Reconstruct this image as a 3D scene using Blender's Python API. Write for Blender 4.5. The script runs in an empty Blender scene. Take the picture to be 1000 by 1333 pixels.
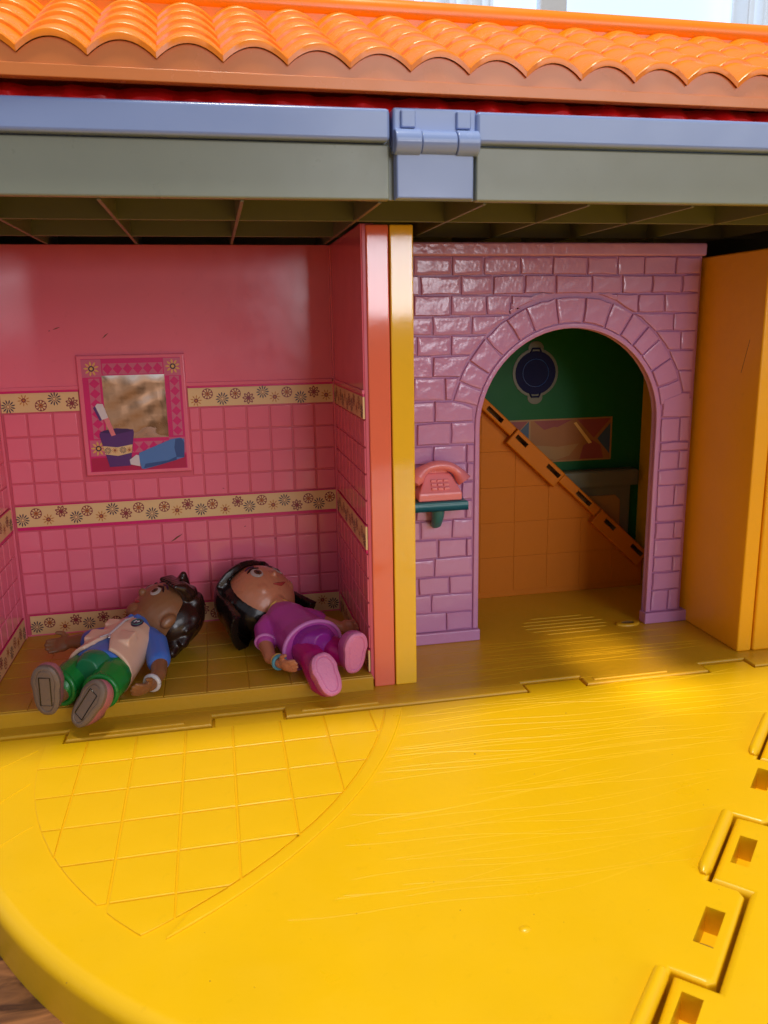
import bpy, bmesh, math, random
from mathutils import Vector, Matrix
from mathutils.geometry import tessellate_polygon
random.seed(7)
S = 0.01                       # all lengths below are centimetres
SC = bpy.context.scene
COL = SC.collection
R = math.radians

# ------------------------------------------------------------------ camera
cd = bpy.data.cameras.new('camera'); cam = bpy.data.objects.new('camera', cd); COL.objects.link(cam)
cd.sensor_fit = 'VERTICAL'; cd.sensor_height = 36; cd.sensor_width = 27
cd.lens = 1062.64 / 1333 * 36
cd.clip_start = 0.01; cd.clip_end = 50
CR, CD_, CF = Vector((0.979, -0.2032, -0.017)), Vector((-0.0612, -0.2133, -0.9751)), Vector((0.1945, 0.9556, -0.2212))
m = Matrix(((CR.x, -CD_.x, -CF.x), (CR.y, -CD_.y, -CF.y), (CR.z, -CD_.z, -CF.z))).to_quaternion().to_matrix().to_4x4()
m.translation = Vector((-3.346, -28.831, 14.378)) * S
cam.matrix_world = m
cd.dof.use_dof = True; cd.dof.focus_distance = 0.36; cd.dof.aperture_fstop = 45
SC.camera = cam

# ------------------------------------------------------------------ world and lamps
w = bpy.data.worlds.new('World'); SC.world = w; w.use_nodes = True
bg = w.node_tree.nodes['Background']; bg.inputs[1].default_value = 0.43
_n = w.node_tree.nodes; _tc = _n.new('ShaderNodeTexCoord'); _sx = _n.new('ShaderNodeSeparateXYZ'); _cr = _n.new('ShaderNodeValToRGB')
w.node_tree.links.new(_tc.outputs['Generated'], _sx.inputs[0]); _zr = _n.new('ShaderNodeMapRange'); _zr.inputs[1].default_value = -0.6; _zr.inputs[2].default_value = 0.6; w.node_tree.links.new(_sx.outputs['Z'], _zr.inputs[0]); w.node_tree.links.new(_zr.outputs[0], _cr.inputs[0]); _no = _n.new('ShaderNodeTexNoise'); _no.inputs['Scale'].default_value = 3.2; _no.inputs['Detail'].default_value = 4; w.node_tree.links.new(_tc.outputs['Generated'], _no.inputs['Vector'])
_mr = _n.new('ShaderNodeMapRange'); _mr.inputs[1].default_value = 0.35; _mr.inputs[2].default_value = 0.65; _mr.inputs[3].default_value = 0.35; _mr.inputs[4].default_value = 1.65; w.node_tree.links.new(_no.outputs['Fac'], _mr.inputs[0])
_mu = _n.new('ShaderNodeMix'); _mu.data_type = 'RGBA'; _mu.blend_type = 'MULTIPLY'; _mu.inputs[0].default_value = 1.0      # invented noise for uneven reflections, in place of the unknown room
w.node_tree.links.new(_cr.outputs[0], _mu.inputs[6]); w.node_tree.links.new(_mr.outputs[0], _mu.inputs[7]); w.node_tree.links.new(_mu.outputs[2], bg.inputs[0])
_e = _cr.color_ramp.elements; _e[0].position = 0.0; _e[0].color = (0.10, 0.05, 0.03, 1); _e[1].position = 0.60; _e[1].color = (0.62, 0.66, 0.76, 1)   # invented room tones: dark below, warm near eye level, pale above
for _p, _c in ((0.36, (0.36, 0.18, 0.09, 1)), (0.47, (0.72, 0.46, 0.33, 1))): _k = _e.new(_p); _k.color = _c
SC.view_settings.view_transform = 'Standard'; SC.view_settings.look = 'None'
SC.view_settings.exposure = 0.12; SC.view_settings.gamma = 1.0
SC.cycles.max_bounces = 10; SC.cycles.diffuse_bounces = 5
SC.cycles.sample_clamp_indirect = 6.0
def lamp(name, kind, loc, target, power, col, **kw):
    d = bpy.data.lights.new(name, kind); d.energy = power; d.color = col
    for k, v in kw.items(): setattr(d, k, v)
    o = bpy.data.objects.new(name, d); COL.objects.link(o)
    o.location = Vector(loc) * S
    o.rotation_euler = (Vector(target) - Vector(loc)).to_track_quat('-Z', 'Y').to_euler()
    return o
# ceiling lamp above and a little in front of the open house
lamp('ceiling_lamp', 'AREA', (6, -34, 205), (4, -6, 0), 34.0, (1.0, 0.95, 0.80), shape='DISK', size=0.26)
# daylight window across the room, behind the camera to the right
lamp('room_window_light', 'AREA', (66, -288, 33), (3, 0, 12), 7.5, (0.88, 0.90, 1.0), shape='RECTANGLE', size=0.56, size_y=0.29)
# added front fill: large dim area light high on the same side
lamp('front_fill_light', 'AREA', (105, -225, 98), (3, 0, 8), 14.0, (0.92, 0.95, 1.0), shape='RECTANGLE', size=1.5, size_y=0.9)
# streak of sunlight falling onto the kitchen floor
lamp('sun_streak', 'SPOT', (32, -150, 96), (13.2, 1.2, 0), 150.0, (1.0, 0.84, 0.5), spot_size=R(1.7), spot_blend=0.9, shadow_soft_size=0.01)

# ------------------------------------------------------------------ materials
MATS = {}
def mat(name, col, rough=0.35, bump=0.0, bscale=60.0, var=0.06, metal=0.0, coat=0.0, emit=None, spec=0.5, detail=3, dirt=0.0):
    if name in MATS: return MATS[name]
    mt = bpy.data.materials.new(name); mt.use_nodes = True; MATS[name] = mt
    nt = mt.node_tree; N = nt.nodes; L = nt.links; b = N['Principled BSDF']
    b.inputs['Roughness'].default_value = rough; b.inputs['Metallic'].default_value = metal
    b.inputs['Coat Weight'].default_value = coat; b.inputs['Coat Roughness'].default_value = 0.12
    b.inputs['Specular IOR Level'].default_value = spec
    tc = N.new('ShaderNodeTexCoord')
    if var:
        n1 = N.new('ShaderNodeTexNoise'); n1.inputs['Scale'].default_value = 28; n1.inputs['Detail'].default_value = 5
        L.new(tc.outputs['Object'], n1.inputs['Vector'])
        mx = N.new('ShaderNodeMix'); mx.data_type = 'RGBA'
        mx.inputs[6].default_value = tuple(c * (1 - var) for c in col) + (1,)
        mx.inputs[7].default_value = tuple(min(1, c * (1 + var)) for c in col) + (1,)
        L.new(n1.outputs['Fac'], mx.inputs[0])
        out = mx.outputs[2]
        if dirt:
            n3 = N.new('ShaderNodeTexNoise'); n3.inputs['Scale'].default_value = 260; n3.inputs['Detail'].default_value = 6; n3.inputs['Roughness'].default_value = 0.7
            L.new(tc.outputs['Object'], n3.inputs['Vector'])
            cr = N.new('ShaderNodeValToRGB'); cr.color_ramp.elements[0].position = 0.60; cr.color_ramp.elements[1].position = 0.74
            L.new(n3.outputs['Fac'], cr.inputs[0])
            mm = N.new('ShaderNodeMath'); mm.operation = 'MULTIPLY'; mm.inputs[1].default_value = dirt; L.new(cr.outputs[0], mm.inputs[0])
            m2 = N.new('ShaderNodeMix'); m2.data_type = 'RGBA'; m2.inputs[7].default_value = tuple(c * 0.45 for c in col) + (1,)
            L.new(mm.outputs[0], m2.inputs[0]); L.new(out, m2.inputs[6]); out = m2.outputs[2]
        L.new(out, b.inputs['Base Color'])
        n2 = N.new('ShaderNodeTexNoise'); n2.inputs['Scale'].default_value = 90; n2.inputs['Detail'].default_value = 6
        L.new(tc.outputs['Object'], n2.inputs['Vector'])
        mr = N.new('ShaderNodeMapRange'); mr.inputs[3].default_value = max(0.03, rough - 0.10); mr.inputs[4].default_value = rough + 0.12
        L.new(n2.outputs['Fac'], mr.inputs[0]); L.new(mr.outputs[0], b.inputs['Roughness'])
    else:
        b.inputs['Base Color'].default_value = tuple(col) + (1,)
    if bump:
        nb = N.new('ShaderNodeTexNoise'); nb.inputs['Scale'].default_value = bscale; nb.inputs['Detail'].default_value = detail
        L.new(tc.outputs['Object'], nb.inputs['Vector'])
        bp = N.new('ShaderNodeBump'); bp.inputs['Strength'].default_value = bump; bp.inputs['Distance'].default_value = 0.001
        L.new(nb.outputs['Fac'], bp.inputs['Height']); L.new(bp.outputs[0], b.inputs['Normal'])
    if emit:
        b.inputs['Emission Color'].default_value = tuple(col) + (1,); b.inputs['Emission Strength'].default_value = emit
    return mt
YEL = mat('yellow_plastic', (0.84, 0.485, 0.003), 0.31, 0.06, 420, 0.07, dirt=0.12)
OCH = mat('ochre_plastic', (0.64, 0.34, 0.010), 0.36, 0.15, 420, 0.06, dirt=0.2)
WOY = mat('orange_wall_plastic', (0.92, 0.42, 0.006), 0.34, 0.12, 300, 0.05, dirt=0.15)
POST = mat('post_yellow_plastic', (0.95, 0.55, 0.03), 0.07, 0.03, 60, 0)
CORAL = mat('coral_plastic', (0.86, 0.18, 0.10), 0.07, 0.03, 60, 0)
PINK = mat('pink_plastic', (0.85, 0.175, 0.265), 0.16, 0.06, 60, 0.04, dirt=0.12)
PINKG = mat('pink_grout', (0.66, 0.10, 0.16), 0.35, 0.05, 60, 0.04)
LILAC = mat('lilac_brick_plastic', (0.55, 0.25, 0.47), 0.18, 0.30, 200, 0.06, detail=2)
LILG = mat('lilac_mortar_plastic', (0.46, 0.18, 0.375), 0.35, 0.15, 200, 0.05)
ROOF = mat('orange_roof_plastic', (0.96, 0.25, 0.001), 0.28, 0.06, 60, 0.04)
FASC = mat('shaded_fascia_plastic', (0.70, 0.22, 0.055), 0.24, 0.05, 60, 0.05)  # orange browned to carry the shade below the roof tiles
RED = mat('red_plastic', (0.85, 0.012, 0.012), 0.30, 0.3, 160, 0.1)
BLUE = mat('periwinkle_plastic', (0.25, 0.34, 0.62), 0.22, 0.06, 80, 0.05)
GRN = mat('grey_green_plastic', (0.25, 0.28, 0.225), 0.30, 0.06, 80, 0.06, dirt=0.12)
CREAM = mat('cream_print', (0.78, 0.52, 0.25), 0.4, 0, 1, 0.04)
MAG = mat('magenta_print', (0.66, 0.008, 0.15), 0.35, 0, 1, 0.05)
CRIM = mat('crimson_print', (0.47, 0.006, 0.07), 0.35, 0, 1, 0.05)
ROSE = mat('rose_print', (0.62, 0.12, 0.22), 0.35, 0, 1, 0.05)
INK = mat('dark_ink', (0.045, 0.012, 0.05), 0.4, 0, 1, 0)
INKR = mat('wine_ink', (0.24, 0.018, 0.035), 0.4, 0, 1, 0)
INKO = mat('ochre_ink', (0.55, 0.20, 0.03), 0.4, 0, 1, 0)
GOLD = mat('gold_print', (0.75, 0.42, 0.10), 0.4, 0, 1, 0)
PURP = mat('purple_print', (0.10, 0.025, 0.17), 0.35, 0, 1, 0.05)
PURD = mat('deep_purple_print', (0.05, 0.012, 0.10), 0.35, 0, 1, 0.05)
TUBE = mat('blue_print', (0.08, 0.20, 0.50), 0.35, 0, 1, 0.04)
TUBD = mat('deep_blue_print', (0.03, 0.08, 0.26), 0.35, 0, 1, 0.04)
WHT = mat('pale_print', (0.70, 0.62, 0.64), 0.35, 0, 1, 0.03)
FOIL = mat('mirror_foil', (0.97, 0.80, 0.66), 0.05, 0.9, 45, 0, metal=1.0, detail=1.5)
KGRN = mat('green_kitchen_plastic', (0.004, 0.095, 0.020), 0.5, 0.06, 80, 0.08, spec=0.25)
CTR = mat('counter_grey_plastic', (0.12, 0.11, 0.06), 0.35, 0.06, 80, 0.1)
CTRD = mat('oven_brown_print', (0.33, 0.15, 0.03), 0.35, 0.06, 80, 0.1)
NAVY = mat('navy_print', (0.006, 0.007, 0.05), 0.6, 0, 1, 0.1, spec=0.15)
TEAL = mat('teal_plastic', (0.025, 0.15, 0.18), 0.3, 0.2, 200, 0.08)
PHONE = mat('phone_pink_plastic', (0.78, 0.22, 0.25), 0.2, 0.1, 120, 0.05)
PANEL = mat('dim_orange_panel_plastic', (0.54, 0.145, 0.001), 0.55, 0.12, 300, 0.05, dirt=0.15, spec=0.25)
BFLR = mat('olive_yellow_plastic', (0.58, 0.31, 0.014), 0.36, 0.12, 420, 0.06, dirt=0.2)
GRNSH = mat('shaded_grey_green_plastic', (0.16, 0.165, 0.115), 0.35, 0.06, 80, 0.06)  # beam's grey-green darkened, so the ceiling's shade is in the colour
BROWN = mat('scuff_brown', (0.16, 0.05, 0.02), 0.6, 0, 1, 0)
SHAFT = mat('slot_brown', (0.20, 0.09, 0.02), 0.5, 0, 1, 0.1)

# ------------------------------------------------------------------ mesh helpers
ORG = {}
def link_mesh(name, me, parent=None, origin=(0, 0, 0), label=None):
    o = bpy.data.objects.new(name, me); COL.objects.link(o)
    po = ORG.get(parent.name, Vector((0, 0, 0))) if parent else Vector((0, 0, 0))
    o.parent = parent; o.location = (Vector(origin) - po) * S
    ORG[o.name] = Vector(origin)
    if label: o['label'] = label
    return o
def weighted(me, ca):           # area-weighted split normals, so big flat faces stay flat beside small rounded rims
    vf = [[] for _ in me.vertices]; fn = []; fa = []
    for p in me.polygons:
        fn.append(p.normal.copy()); fa.append(p.area)
        for v in p.vertices: vf[v].append(p.index)
    out = []
    for p in me.polygons:
        n0 = fn[p.index]
        for v in p.vertices:
            a = Vector((0, 0, 0))
            for q in vf[v]:
                if fn[q].dot(n0) > ca: a += fn[q]*fa[q]
            out.append(a.normalized() if a.length > 0 else n0)
    me.normals_split_custom_set(out)
class MB:
    def __init__(s): s.v = []; s.f = []; s.m = []; s.mats = []
    def mi(s, mt):
        if mt not in s.mats: s.mats.append(mt)
        return s.mats.index(mt)
    def add(s, vs, fs, mt):
        k = len(s.v); i = s.mi(mt)
        s.v += [tuple(p) for p in vs]
        for f in fs: s.f.append([k + a for a in f]); s.m.append(i)
    def box(s, x0, x1, y0, y1, z0, z1, mt):
        s.add([(x0,y0,z0),(x1,y0,z0),(x1,y1,z0),(x0,y1,z0),(x0,y0,z1),(x1,y0,z1),(x1,y1,z1),(x0,y1,z1)],
              [(0,3,2,1),(4,5,6,7),(0,1,5,4),(1,2,6,5),(2,3,7,6),(3,0,4,7)], mt)
    def tube(s, pts, rad, mt, n=8, flat=1.0, caps=True):
        pts = [Vector(p) for p in pts]; rads = rad if isinstance(rad, (list, tuple)) else [rad] * len(pts)
        rings = []; up = None
        for i, p in enumerate(pts):
            d = (pts[min(i+1, len(pts)-1)] - pts[max(i-1, 0)]).normalized()
            if up is None: up = Vector((0, 1, 0)) if abs(d.y) < .9 else Vector((1, 0, 0))
            a = d.cross(up).normalized(); b = a.cross(d).normalized(); up = b
            rings.append([p + (a * math.cos(t) + b * math.sin(t) * flat) * rads[i] for t in [2*math.pi*j/n for j in range(n)]])
        vs = [q for r in rings for q in r]; fs = []
        for i in range(len(rings)-1):
            for j in range(n): fs.append((i*n+j, i*n+(j+1)%n, (i+1)*n+(j+1)%n, (i+1)*n+j))
        if caps: fs.append(tuple(range(n-1, -1, -1))); fs.append(tuple(range((len(rings)-1)*n, len(rings)*n)))
        s.add(vs, fs, mt)
    def ell(s, c, r, mt, rot=None, nu=20, nv=12):
        vs = []; fs = []
        for j in range(nv+1):
            ph = math.pi*j/nv
            for i in range(nu):
                th = 2*math.pi*i/nu
                p = Vector((r[0]*math.sin(ph)*math.cos(th), r[1]*math.sin(ph)*math.sin(th), r[2]*math.cos(ph)))
                if rot: p = rot @ p
                vs.append(p + Vector(c))
        for j in range(nv):
            for i in range(nu): fs.append((j*nu+i, (j+1)*nu+i, (j+1)*nu+(i+1)%nu, j*nu+(i+1)%nu))
        s.add(vs, fs, mt)
    def mesh(s, name, origin=(0,0,0), ang=35, merge=False):
        me = bpy.data.meshes.new(name); o = Vector(origin)
        me.from_pydata([tuple((Vector(p)-o)*S) for p in s.v], [], s.f)
        for mt in s.mats: me.materials.append(mt)
        me.polygons.foreach_set('material_index', s.m)
        if merge:
            bm = bmesh.new(); bm.from_mesh(me); bmesh.ops.remove_doubles(bm, verts=bm.verts, dist=1e-6); bm.to_mesh(me); bm.free()
        me.polygons.foreach_set('use_smooth', [True]*len(me.polygons))
        me.update(); weighted(me, math.cos(R(ang)))
        return me
    def obj(s, name, parent=None, origin=None, ang=35, bevel=0, label=None, merge=False):
        if origin is None: origin = ORG.get(parent.name, Vector((0,0,0))) if parent else (0,0,0)
        o = link_mesh(name, s.mesh(name, origin, ang, merge), parent, origin, label)
        if bevel:
            b = o.modifiers.new('bevel', 'BEVEL'); b.width = bevel*S; b.segments = 3; b.limit_method = 'ANGLE'; b.angle_limit = R(40); b.harden_normals = True
        return o
def area2(p): return sum(p[i][0]*p[(i+1)%len(p)][1]-p[(i+1)%len(p)][0]*p[i][1] for i in range(len(p)))
def ccw(p): return p if area2(p) > 0 else p[::-1]
def inset(p, d):               # p is counter-clockwise; d a number or one number a point
    n = len(p); out = []
    for i in range(n):
        a, b, c = Vector(p[i-1]), Vector(p[i]), Vector(p[(i+1)%n])
        e1 = (b-a).normalized() if (b-a).length > 1e-9 else Vector((1,0)); e2 = (c-b).normalized() if (c-b).length > 1e-9 else e1
        n1 = Vector((-e1.y, e1.x)); n2 = Vector((-e2.y, e2.x)); k = n1 + n2
        dd = d[i] if isinstance(d, list) else d
        k = k / max(0.35, k.length_squared / 2) if k.length > 1e-6 else n1
        out.append(tuple(b + k*dd))
    return out
def plate(mb, outline, top, bot, mt, plane='z', bev=0.06, bevs=None, holes=(), hole_bot=None, hmat=None, back=False):
    """outline in a plane, bulging from level bot up to level top with rounded rim; plane z: (x,y)->z up, plane y: (x,z)->towards -y"""
    P = (lambda a, b, h: (a, b, h)) if plane == 'z' else ((lambda a, b, h: (a, h, b)) if plane == 'y' else (lambda a, b, h: (h, a, b)))
    sgn = 1 if top > bot else -1
    o = ccw(list(outline)); bl = bevs if bevs else [bev]*len(o)
    if bevs and area2(outline) < 0: bl = bevs[::-1]
    rings = []
    for f, g in ((1, 0), (0.5, 0.134), (0.134, 0.5), (0, 1)):
        ip = inset(o, [b*f for b in bl]); rings.append([P(q[0], q[1], top - sgn*b*g) for q, b in zip(ip, bl)])
    rings.append([P(q[0], q[1], bot) for q in o])
    n = len(o); vs = [q for r in rings for q in r]; fs = []
    flip = (plane == 'z' and sgn < 0) or (plane == 'y' and sgn > 0) or (plane == 'x' and sgn < 0)
    def F(t): fs.append(tuple(reversed(t)) if flip else tuple(t))
    for k in range(4):
        for i in range(n): F((k*n+i, (k+1)*n+i, (k+1)*n+(i+1)%n, k*n+(i+1)%n))
    ip = inset(o, bl); polys = [[Vector((q[0], q[1], 0)) for q in ip]]
    hv = []
    for h in holes:
        hh = ccw(list(h)); polys.append([Vector((q[0], q[1], 0)) for q in hh]); hv.append((len(vs), hh)); vs += [P(q[0], q[1], top) for q in hh]
    idx = list(range(n)) + [k+i for k, hh in hv for i in range(len(hh))]
    flat = [q for pl in polys for q in pl]
    for t in tessellate_polygon(polys):
        a, b, c = [flat[i] for i in t]
        t = t if (b-a).cross(c-a).z > 0 else (t[0], t[2], t[1])
        F([idx[i] for i in t])
    if back:
        for t in tessellate_polygon([[Vector((q[0], q[1], 0)) for q in o]]):
            F([4*n+i for i in t])
    mb.add(vs, fs, mt)
    for k, hh in hv:
        hb = hole_bot if hole_bot is not None else bot
        q = len(hh); v2 = [P(a[0], a[1], top) for a in hh] + [P(a[0], a[1], hb) for a in hh]
        mb.add(v2, [(i, (i+1)%q, q+(i+1)%q, q+i) for i in range(q)] + ([tuple(range(q, 2*q))] if hole_bot is not None else []), hmat or mt)
def clip_half(p, n, d):        # keep n.q <= d
    out = []
    for i in range(len(p)):
        a, b = p[i], p[(i+1)%len(p)]; da = n[0]*a[0]+n[1]*a[1]-d; db = n[0]*b[0]+n[1]*b[1]-d
        if da <= 0: out.append(a)
        if (da < 0 < db) or (db < 0 < da):
            t = da/(da-db); out.append((a[0]+(b[0]-a[0])*t, a[1]+(b[1]-a[1])*t))
    return out
def rect(x0, x1, y0, y1): return [(x0,y0),(x1,y0),(x1,y1),(x0,y1)]
def empty(name, loc, label, cat, group=None, rot=(0,0,0)):
    o = bpy.data.objects.new(name, None); COL.objects.link(o); o.location = Vector(loc)*S; o.rotation_euler = rot
    o.empty_display_size = 0.02; ORG[o.name] = Vector(loc); o['label'] = label; o['category'] = cat
    if group: o['group'] = group
    return o
def centroid(p): return (sum(q[0] for q in p)/len(p), sum(q[1] for q in p)/len(p))

# ================================================================== SETTING
# wooden table top the toy stands on
def wood_material():
    mt = bpy.data.materials.new('brown_wood'); mt.use_nodes = True; nt = mt.node_tree; N = nt.nodes; L = nt.links; b = N['Principled BSDF']
    tc = N.new('ShaderNodeTexCoord'); mp = N.new('ShaderNodeMapping'); mp.inputs['Scale'].default_value = (9, 60, 9); mp.inputs['Rotation'].default_value = (0, 0, R(55))
    L.new(tc.outputs['Object'], mp.inputs[0])
    n = N.new('ShaderNodeTexNoise'); n.inputs['Scale'].default_value = 3; n.inputs['Detail'].default_value = 8; n.inputs['Distortion'].default_value = 1.2; L.new(mp.outputs[0], n.inputs[0])
    cr = N.new('ShaderNodeValToRGB'); e = cr.color_ramp.elements; e[0].position = .38; e[0].color = (.05, .018, .008, 1); e[1].position = .62; e[1].color = (.30, .12, .045, 1)
    L.new(n.outputs['Fac'], cr.inputs[0]); L.new(cr.outputs[0], b.inputs['Base Color']); b.inputs['Roughness'].default_value = .35
    bp = N.new('ShaderNodeBump'); bp.inputs['Strength'].default_value = .3; bp.inputs['Distance'].default_value = .001; L.new(n.outputs['Fac'], bp.inputs['Height']); L.new(bp.outputs[0], b.inputs['Normal'])
    return mt
mb = MB(); mb.box(-70, 70, -60, 45, -4.6, -1.6, wood_material()); t = mb.obj('table_top', bevel=.3); t['kind'] = 'structure'; t['label'] = 'brown wooden table top under the toy house'
# far wall with a window and a sheer curtain, seen above the roof ridge
WALLM = mat('lilac_grey_paint', (0.52, 0.50, 0.55), 0.8, 0, 1, 0.05)
mb = MB(); mb.box(-150, 300, 182, 190, -60, 160, WALLM); t = mb.obj('back_wall'); t['kind'] = 'structure'; t['label'] = 'pale grey room wall behind the toy house'
FRM = mat('white_window_paint', (0.80, 0.82, 0.84), 0.5, 0, 1, 0.03)
PANE = mat('daylit_pane', (0.62, 0.76, 0.95), 0.2, 0, 1, 0, emit=0.75)
win = empty('window', (110, 180, 20), 'bright window with white frame beyond the orange roof', 'window')
for a, b in ((40, 48), (79, 86), (133, 141), (196, 204)):
    mb = MB(); mb.box(a, b, 177, 181.5, 20, 140, FRM); mb.obj('frame_post', win, bevel=.5)
for z in (20, 134):
    mb = MB(); mb.box(48.2, 195.8, 177.5, 181, z, z+6, FRM); mb.obj('frame_rail', win, bevel=.5)
for a, b in ((48, 79), (86, 133), (141, 196)):
    mb = MB(); mb.box(a+.2, b-.2, 179, 180, 26, 134, PANE); mb.obj('pane', win)
SHEER = mat('sheer_curtain', (0.72, 0.80, 0.90), 0.8, 0.3, 40, 0.08, emit=0.25)  # weak emission stands in for daylight coming through the cloth
cur = empty('curtain', (160, 172, 10), 'pale blue sheer curtain hanging at the window above the roof', 'curtain')
for x0, x1 in ((48, 66), (128, 200)):
    mb = MB(); vs = []; fs = []; n = int((x1-x0)*2)
    for i in range(n+1):
        x = x0+(x1-x0)*i/n; y = 172+1.6*math.sin(x*.9)+1.0*math.sin(x*2.3+1)
        vs += [(x, y, 8), (x, y, 142), (x, y+.15, 8), (x, y+.15, 142)]
    for i in range(n):
        a = 4*i; fs += [(a, a+4, a+5, a+1), (a+2, a+3, a+7, a+6)]
    mb.add(vs, fs, SHEER); mb.obj('curtain_panel', cur, ang=60)

# ================================================================== TOY HOUSE
H = empty('toy_house', (3, 5, -1.6), 'open plastic toy house with orange tiled roof, pink bathroom and fold-out yellow deck', 'toy house')

# ---- house floor with hinge notches along the front
TABS = [(-12.2, -9.45), (-4.13, -1.48), (8.35, 10.85), (16.45, 18.55)]
def front_line(base, notch, g):
    pts = [(-14, base)]
    for a, b in TABS: pts += [(a-g, base), (a-g, notch), (b+g, notch), (b+g, base)]
    return pts + [(22, base)]
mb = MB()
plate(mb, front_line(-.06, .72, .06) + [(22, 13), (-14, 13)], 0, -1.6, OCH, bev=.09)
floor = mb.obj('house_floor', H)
mb = MB(); mb.box(-14, 22, .1, .9, -1.2, -.22, YEL); mb.obj('hinge_bed', floor)
for x0, x1 in ((-8.6, -5.2), (11.3, 14.6), (-.8, 2.2)):     # thin raised lips on the hinge knuckles
    mb = MB(); plate(mb, rect(x0, x1, .16, .34), .05, -.02, OCH, bev=.035); mb.obj('hinge_lip', floor)
for i in range(6):                                         # moulded speaker ridges
    y = 7.5-.42*i; hw = 2.05*math.sqrt(max(.1, 1-((y-6.45)/1.35)**2)); cx = 12.75
    mb = MB(); mb.tube([(cx-hw-.15, y, -.06), (cx-hw+.05, y, -.03), (cx+hw-.05, y, -.03), (cx+hw+.15, y, -.06)], .065, OCH, 8); mb.obj('speaker_ridge', floor, ang=60)
mb = MB(); plate(mb, [(15.75+.62*math.cos(a), 5.75+.34*math.sin(a)) for a in [2*math.pi*i/20 for i in range(20)]], .10, -.02, OCH, bev=.09,
      holes=[[(15.75+.34*math.cos(a), 5.72+.17*math.sin(a)) for a in [2*math.pi*i/12 for i in range(12)]]], hole_bot=.01, hmat=SHAFT); mb.obj('latch_socket', floor)
# wood-grain relief lines
def grain(y0, y1, xfun, count, seed, z, mt, step=.42, wob=.22):
    rd = random.Random(seed); mb = MB()
    for k in range(count):
        y = y0+(y1-y0)*(k+rd.uniform(-.4, .4))/count
        xa, xb = xfun(y); L_ = xb-xa
        if L_ < 1: continue
        a = xa+rd.uniform(0, .45)*L_*(rd.choice((0, 1)) if y > -8 else 1); b = xb-rd.uniform(0, .35)*L_*rd.choice((0, 1))
        ph, ph2, am, sl = rd.uniform(0, 6), rd.uniform(0, 6), rd.uniform(.3, 1)*wob, rd.uniform(-.05, .05)
        n = max(3, int((b-a)/step)); vs = []; fs = []
        for i in range(n+1):
            x = a+(b-a)*i/n; yy = y+am*math.sin(x*.33+ph)+.35*am*math.sin(x*.9+ph2)+sl*(x-a)
            ed = min(1, min(i, n-i)/3); hw = .006+.014*ed
            vs += [(x, yy-hw, z-.004), (x, yy, z+.006*ed*1.3*min(1, max(.3, 1.25+y*.10))), (x, yy+hw, z-.004)]
        for i in range(n): q = 3*i; fs += [(q, q+3, q+4, q+1), (q+1, q+4, q+5, q+2)]
        mb.add(vs, fs, mt)
    return mb
g = grain(.95, 5.2, lambda y: (4.4 if y > 1.6 else -11, 18.4), 16, 3, 0, OCH).obj('wood_grain_relief', floor, ang=20); g['kind'] = 'stuff'

# ---- bathroom floor slab with tiles
SZ = .60
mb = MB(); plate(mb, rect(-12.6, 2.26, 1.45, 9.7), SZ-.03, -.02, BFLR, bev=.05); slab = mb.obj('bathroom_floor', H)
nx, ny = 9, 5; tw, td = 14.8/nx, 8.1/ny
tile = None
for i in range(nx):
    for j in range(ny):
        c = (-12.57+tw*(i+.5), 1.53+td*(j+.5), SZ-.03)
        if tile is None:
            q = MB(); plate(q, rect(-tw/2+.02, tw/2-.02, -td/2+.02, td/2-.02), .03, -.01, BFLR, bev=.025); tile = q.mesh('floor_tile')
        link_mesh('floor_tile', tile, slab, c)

# ---- bathroom walls
BY = 9.70
XV = [2.16, 1.22, .16, -.88, -1.95, -3.0, -4.06, -5.11, -6.16, -7.26, -8.32, -9.38, -10.45, -11.52, -12.5]
ROWS = [(10.93, 9.87), (9.87, 8.82), (8.82, 7.78), (7.78, 6.80), (5.62, 4.62), (4.62, 3.6), (3.6, 2.58), (2.58, 1.62)]
mb = MB(); mb.box(-12.75, 2.3, BY, BY+.5, 0, 18.04, PINKG)
mb.box(-12.75, 2.3, BY-.05, BY, 12.05, 18.04, PINK)
mb.box(-12.75, 2.3, BY-.10, BY, 11.9, 12.06, PINK)
mb.box(-12.75, 2.3, BY-.10, BY, .3, .66, PINK)
bw = mb.obj('bathroom_back_wall', H, bevel=.03)
BX = (-9.22, -4.57, 8.02, 13.38)     # mirror board
tm = {}
for x1, x0 in zip(XV[:-1], XV[1:]):
    for z1, z0 in ROWS:
        a, b, c, d = x0+.04, x1-.04, z0+.035, z1-.035
        if b > BX[0]-.04 and a < BX[1]+.04 and d > BX[2]+.3:          # cut by the mirror board
            if a < BX[0]-.3 and b > BX[0]-.05: b = BX[0]-.05
            elif b > BX[1]+.3 and a < BX[1]+.05: a = BX[1]+.05
            else: continue
        if b > BX[0] and a < BX[1] and d > BX[2] and c < BX[2]: d = BX[2]-.03
        key = (round(b-a, 2), round(d-c, 2))
        if key not in tm:
            q = MB(); plate(q, rect(-(b-a)/2, (b-a)/2, -(d-c)/2, (d-c)/2), -.06, .01, PINK, plane='y', bev=.045); tm[key] = q.mesh('wall_tile')
        o = link_mesh('wall_tile', tm[key], bw, ((a+b)/2, BY, (c+d)/2))
        o.rotation_euler = (R(random.uniform(-.2, .2)), 0, R(random.uniform(-.2, .2)))
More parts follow.
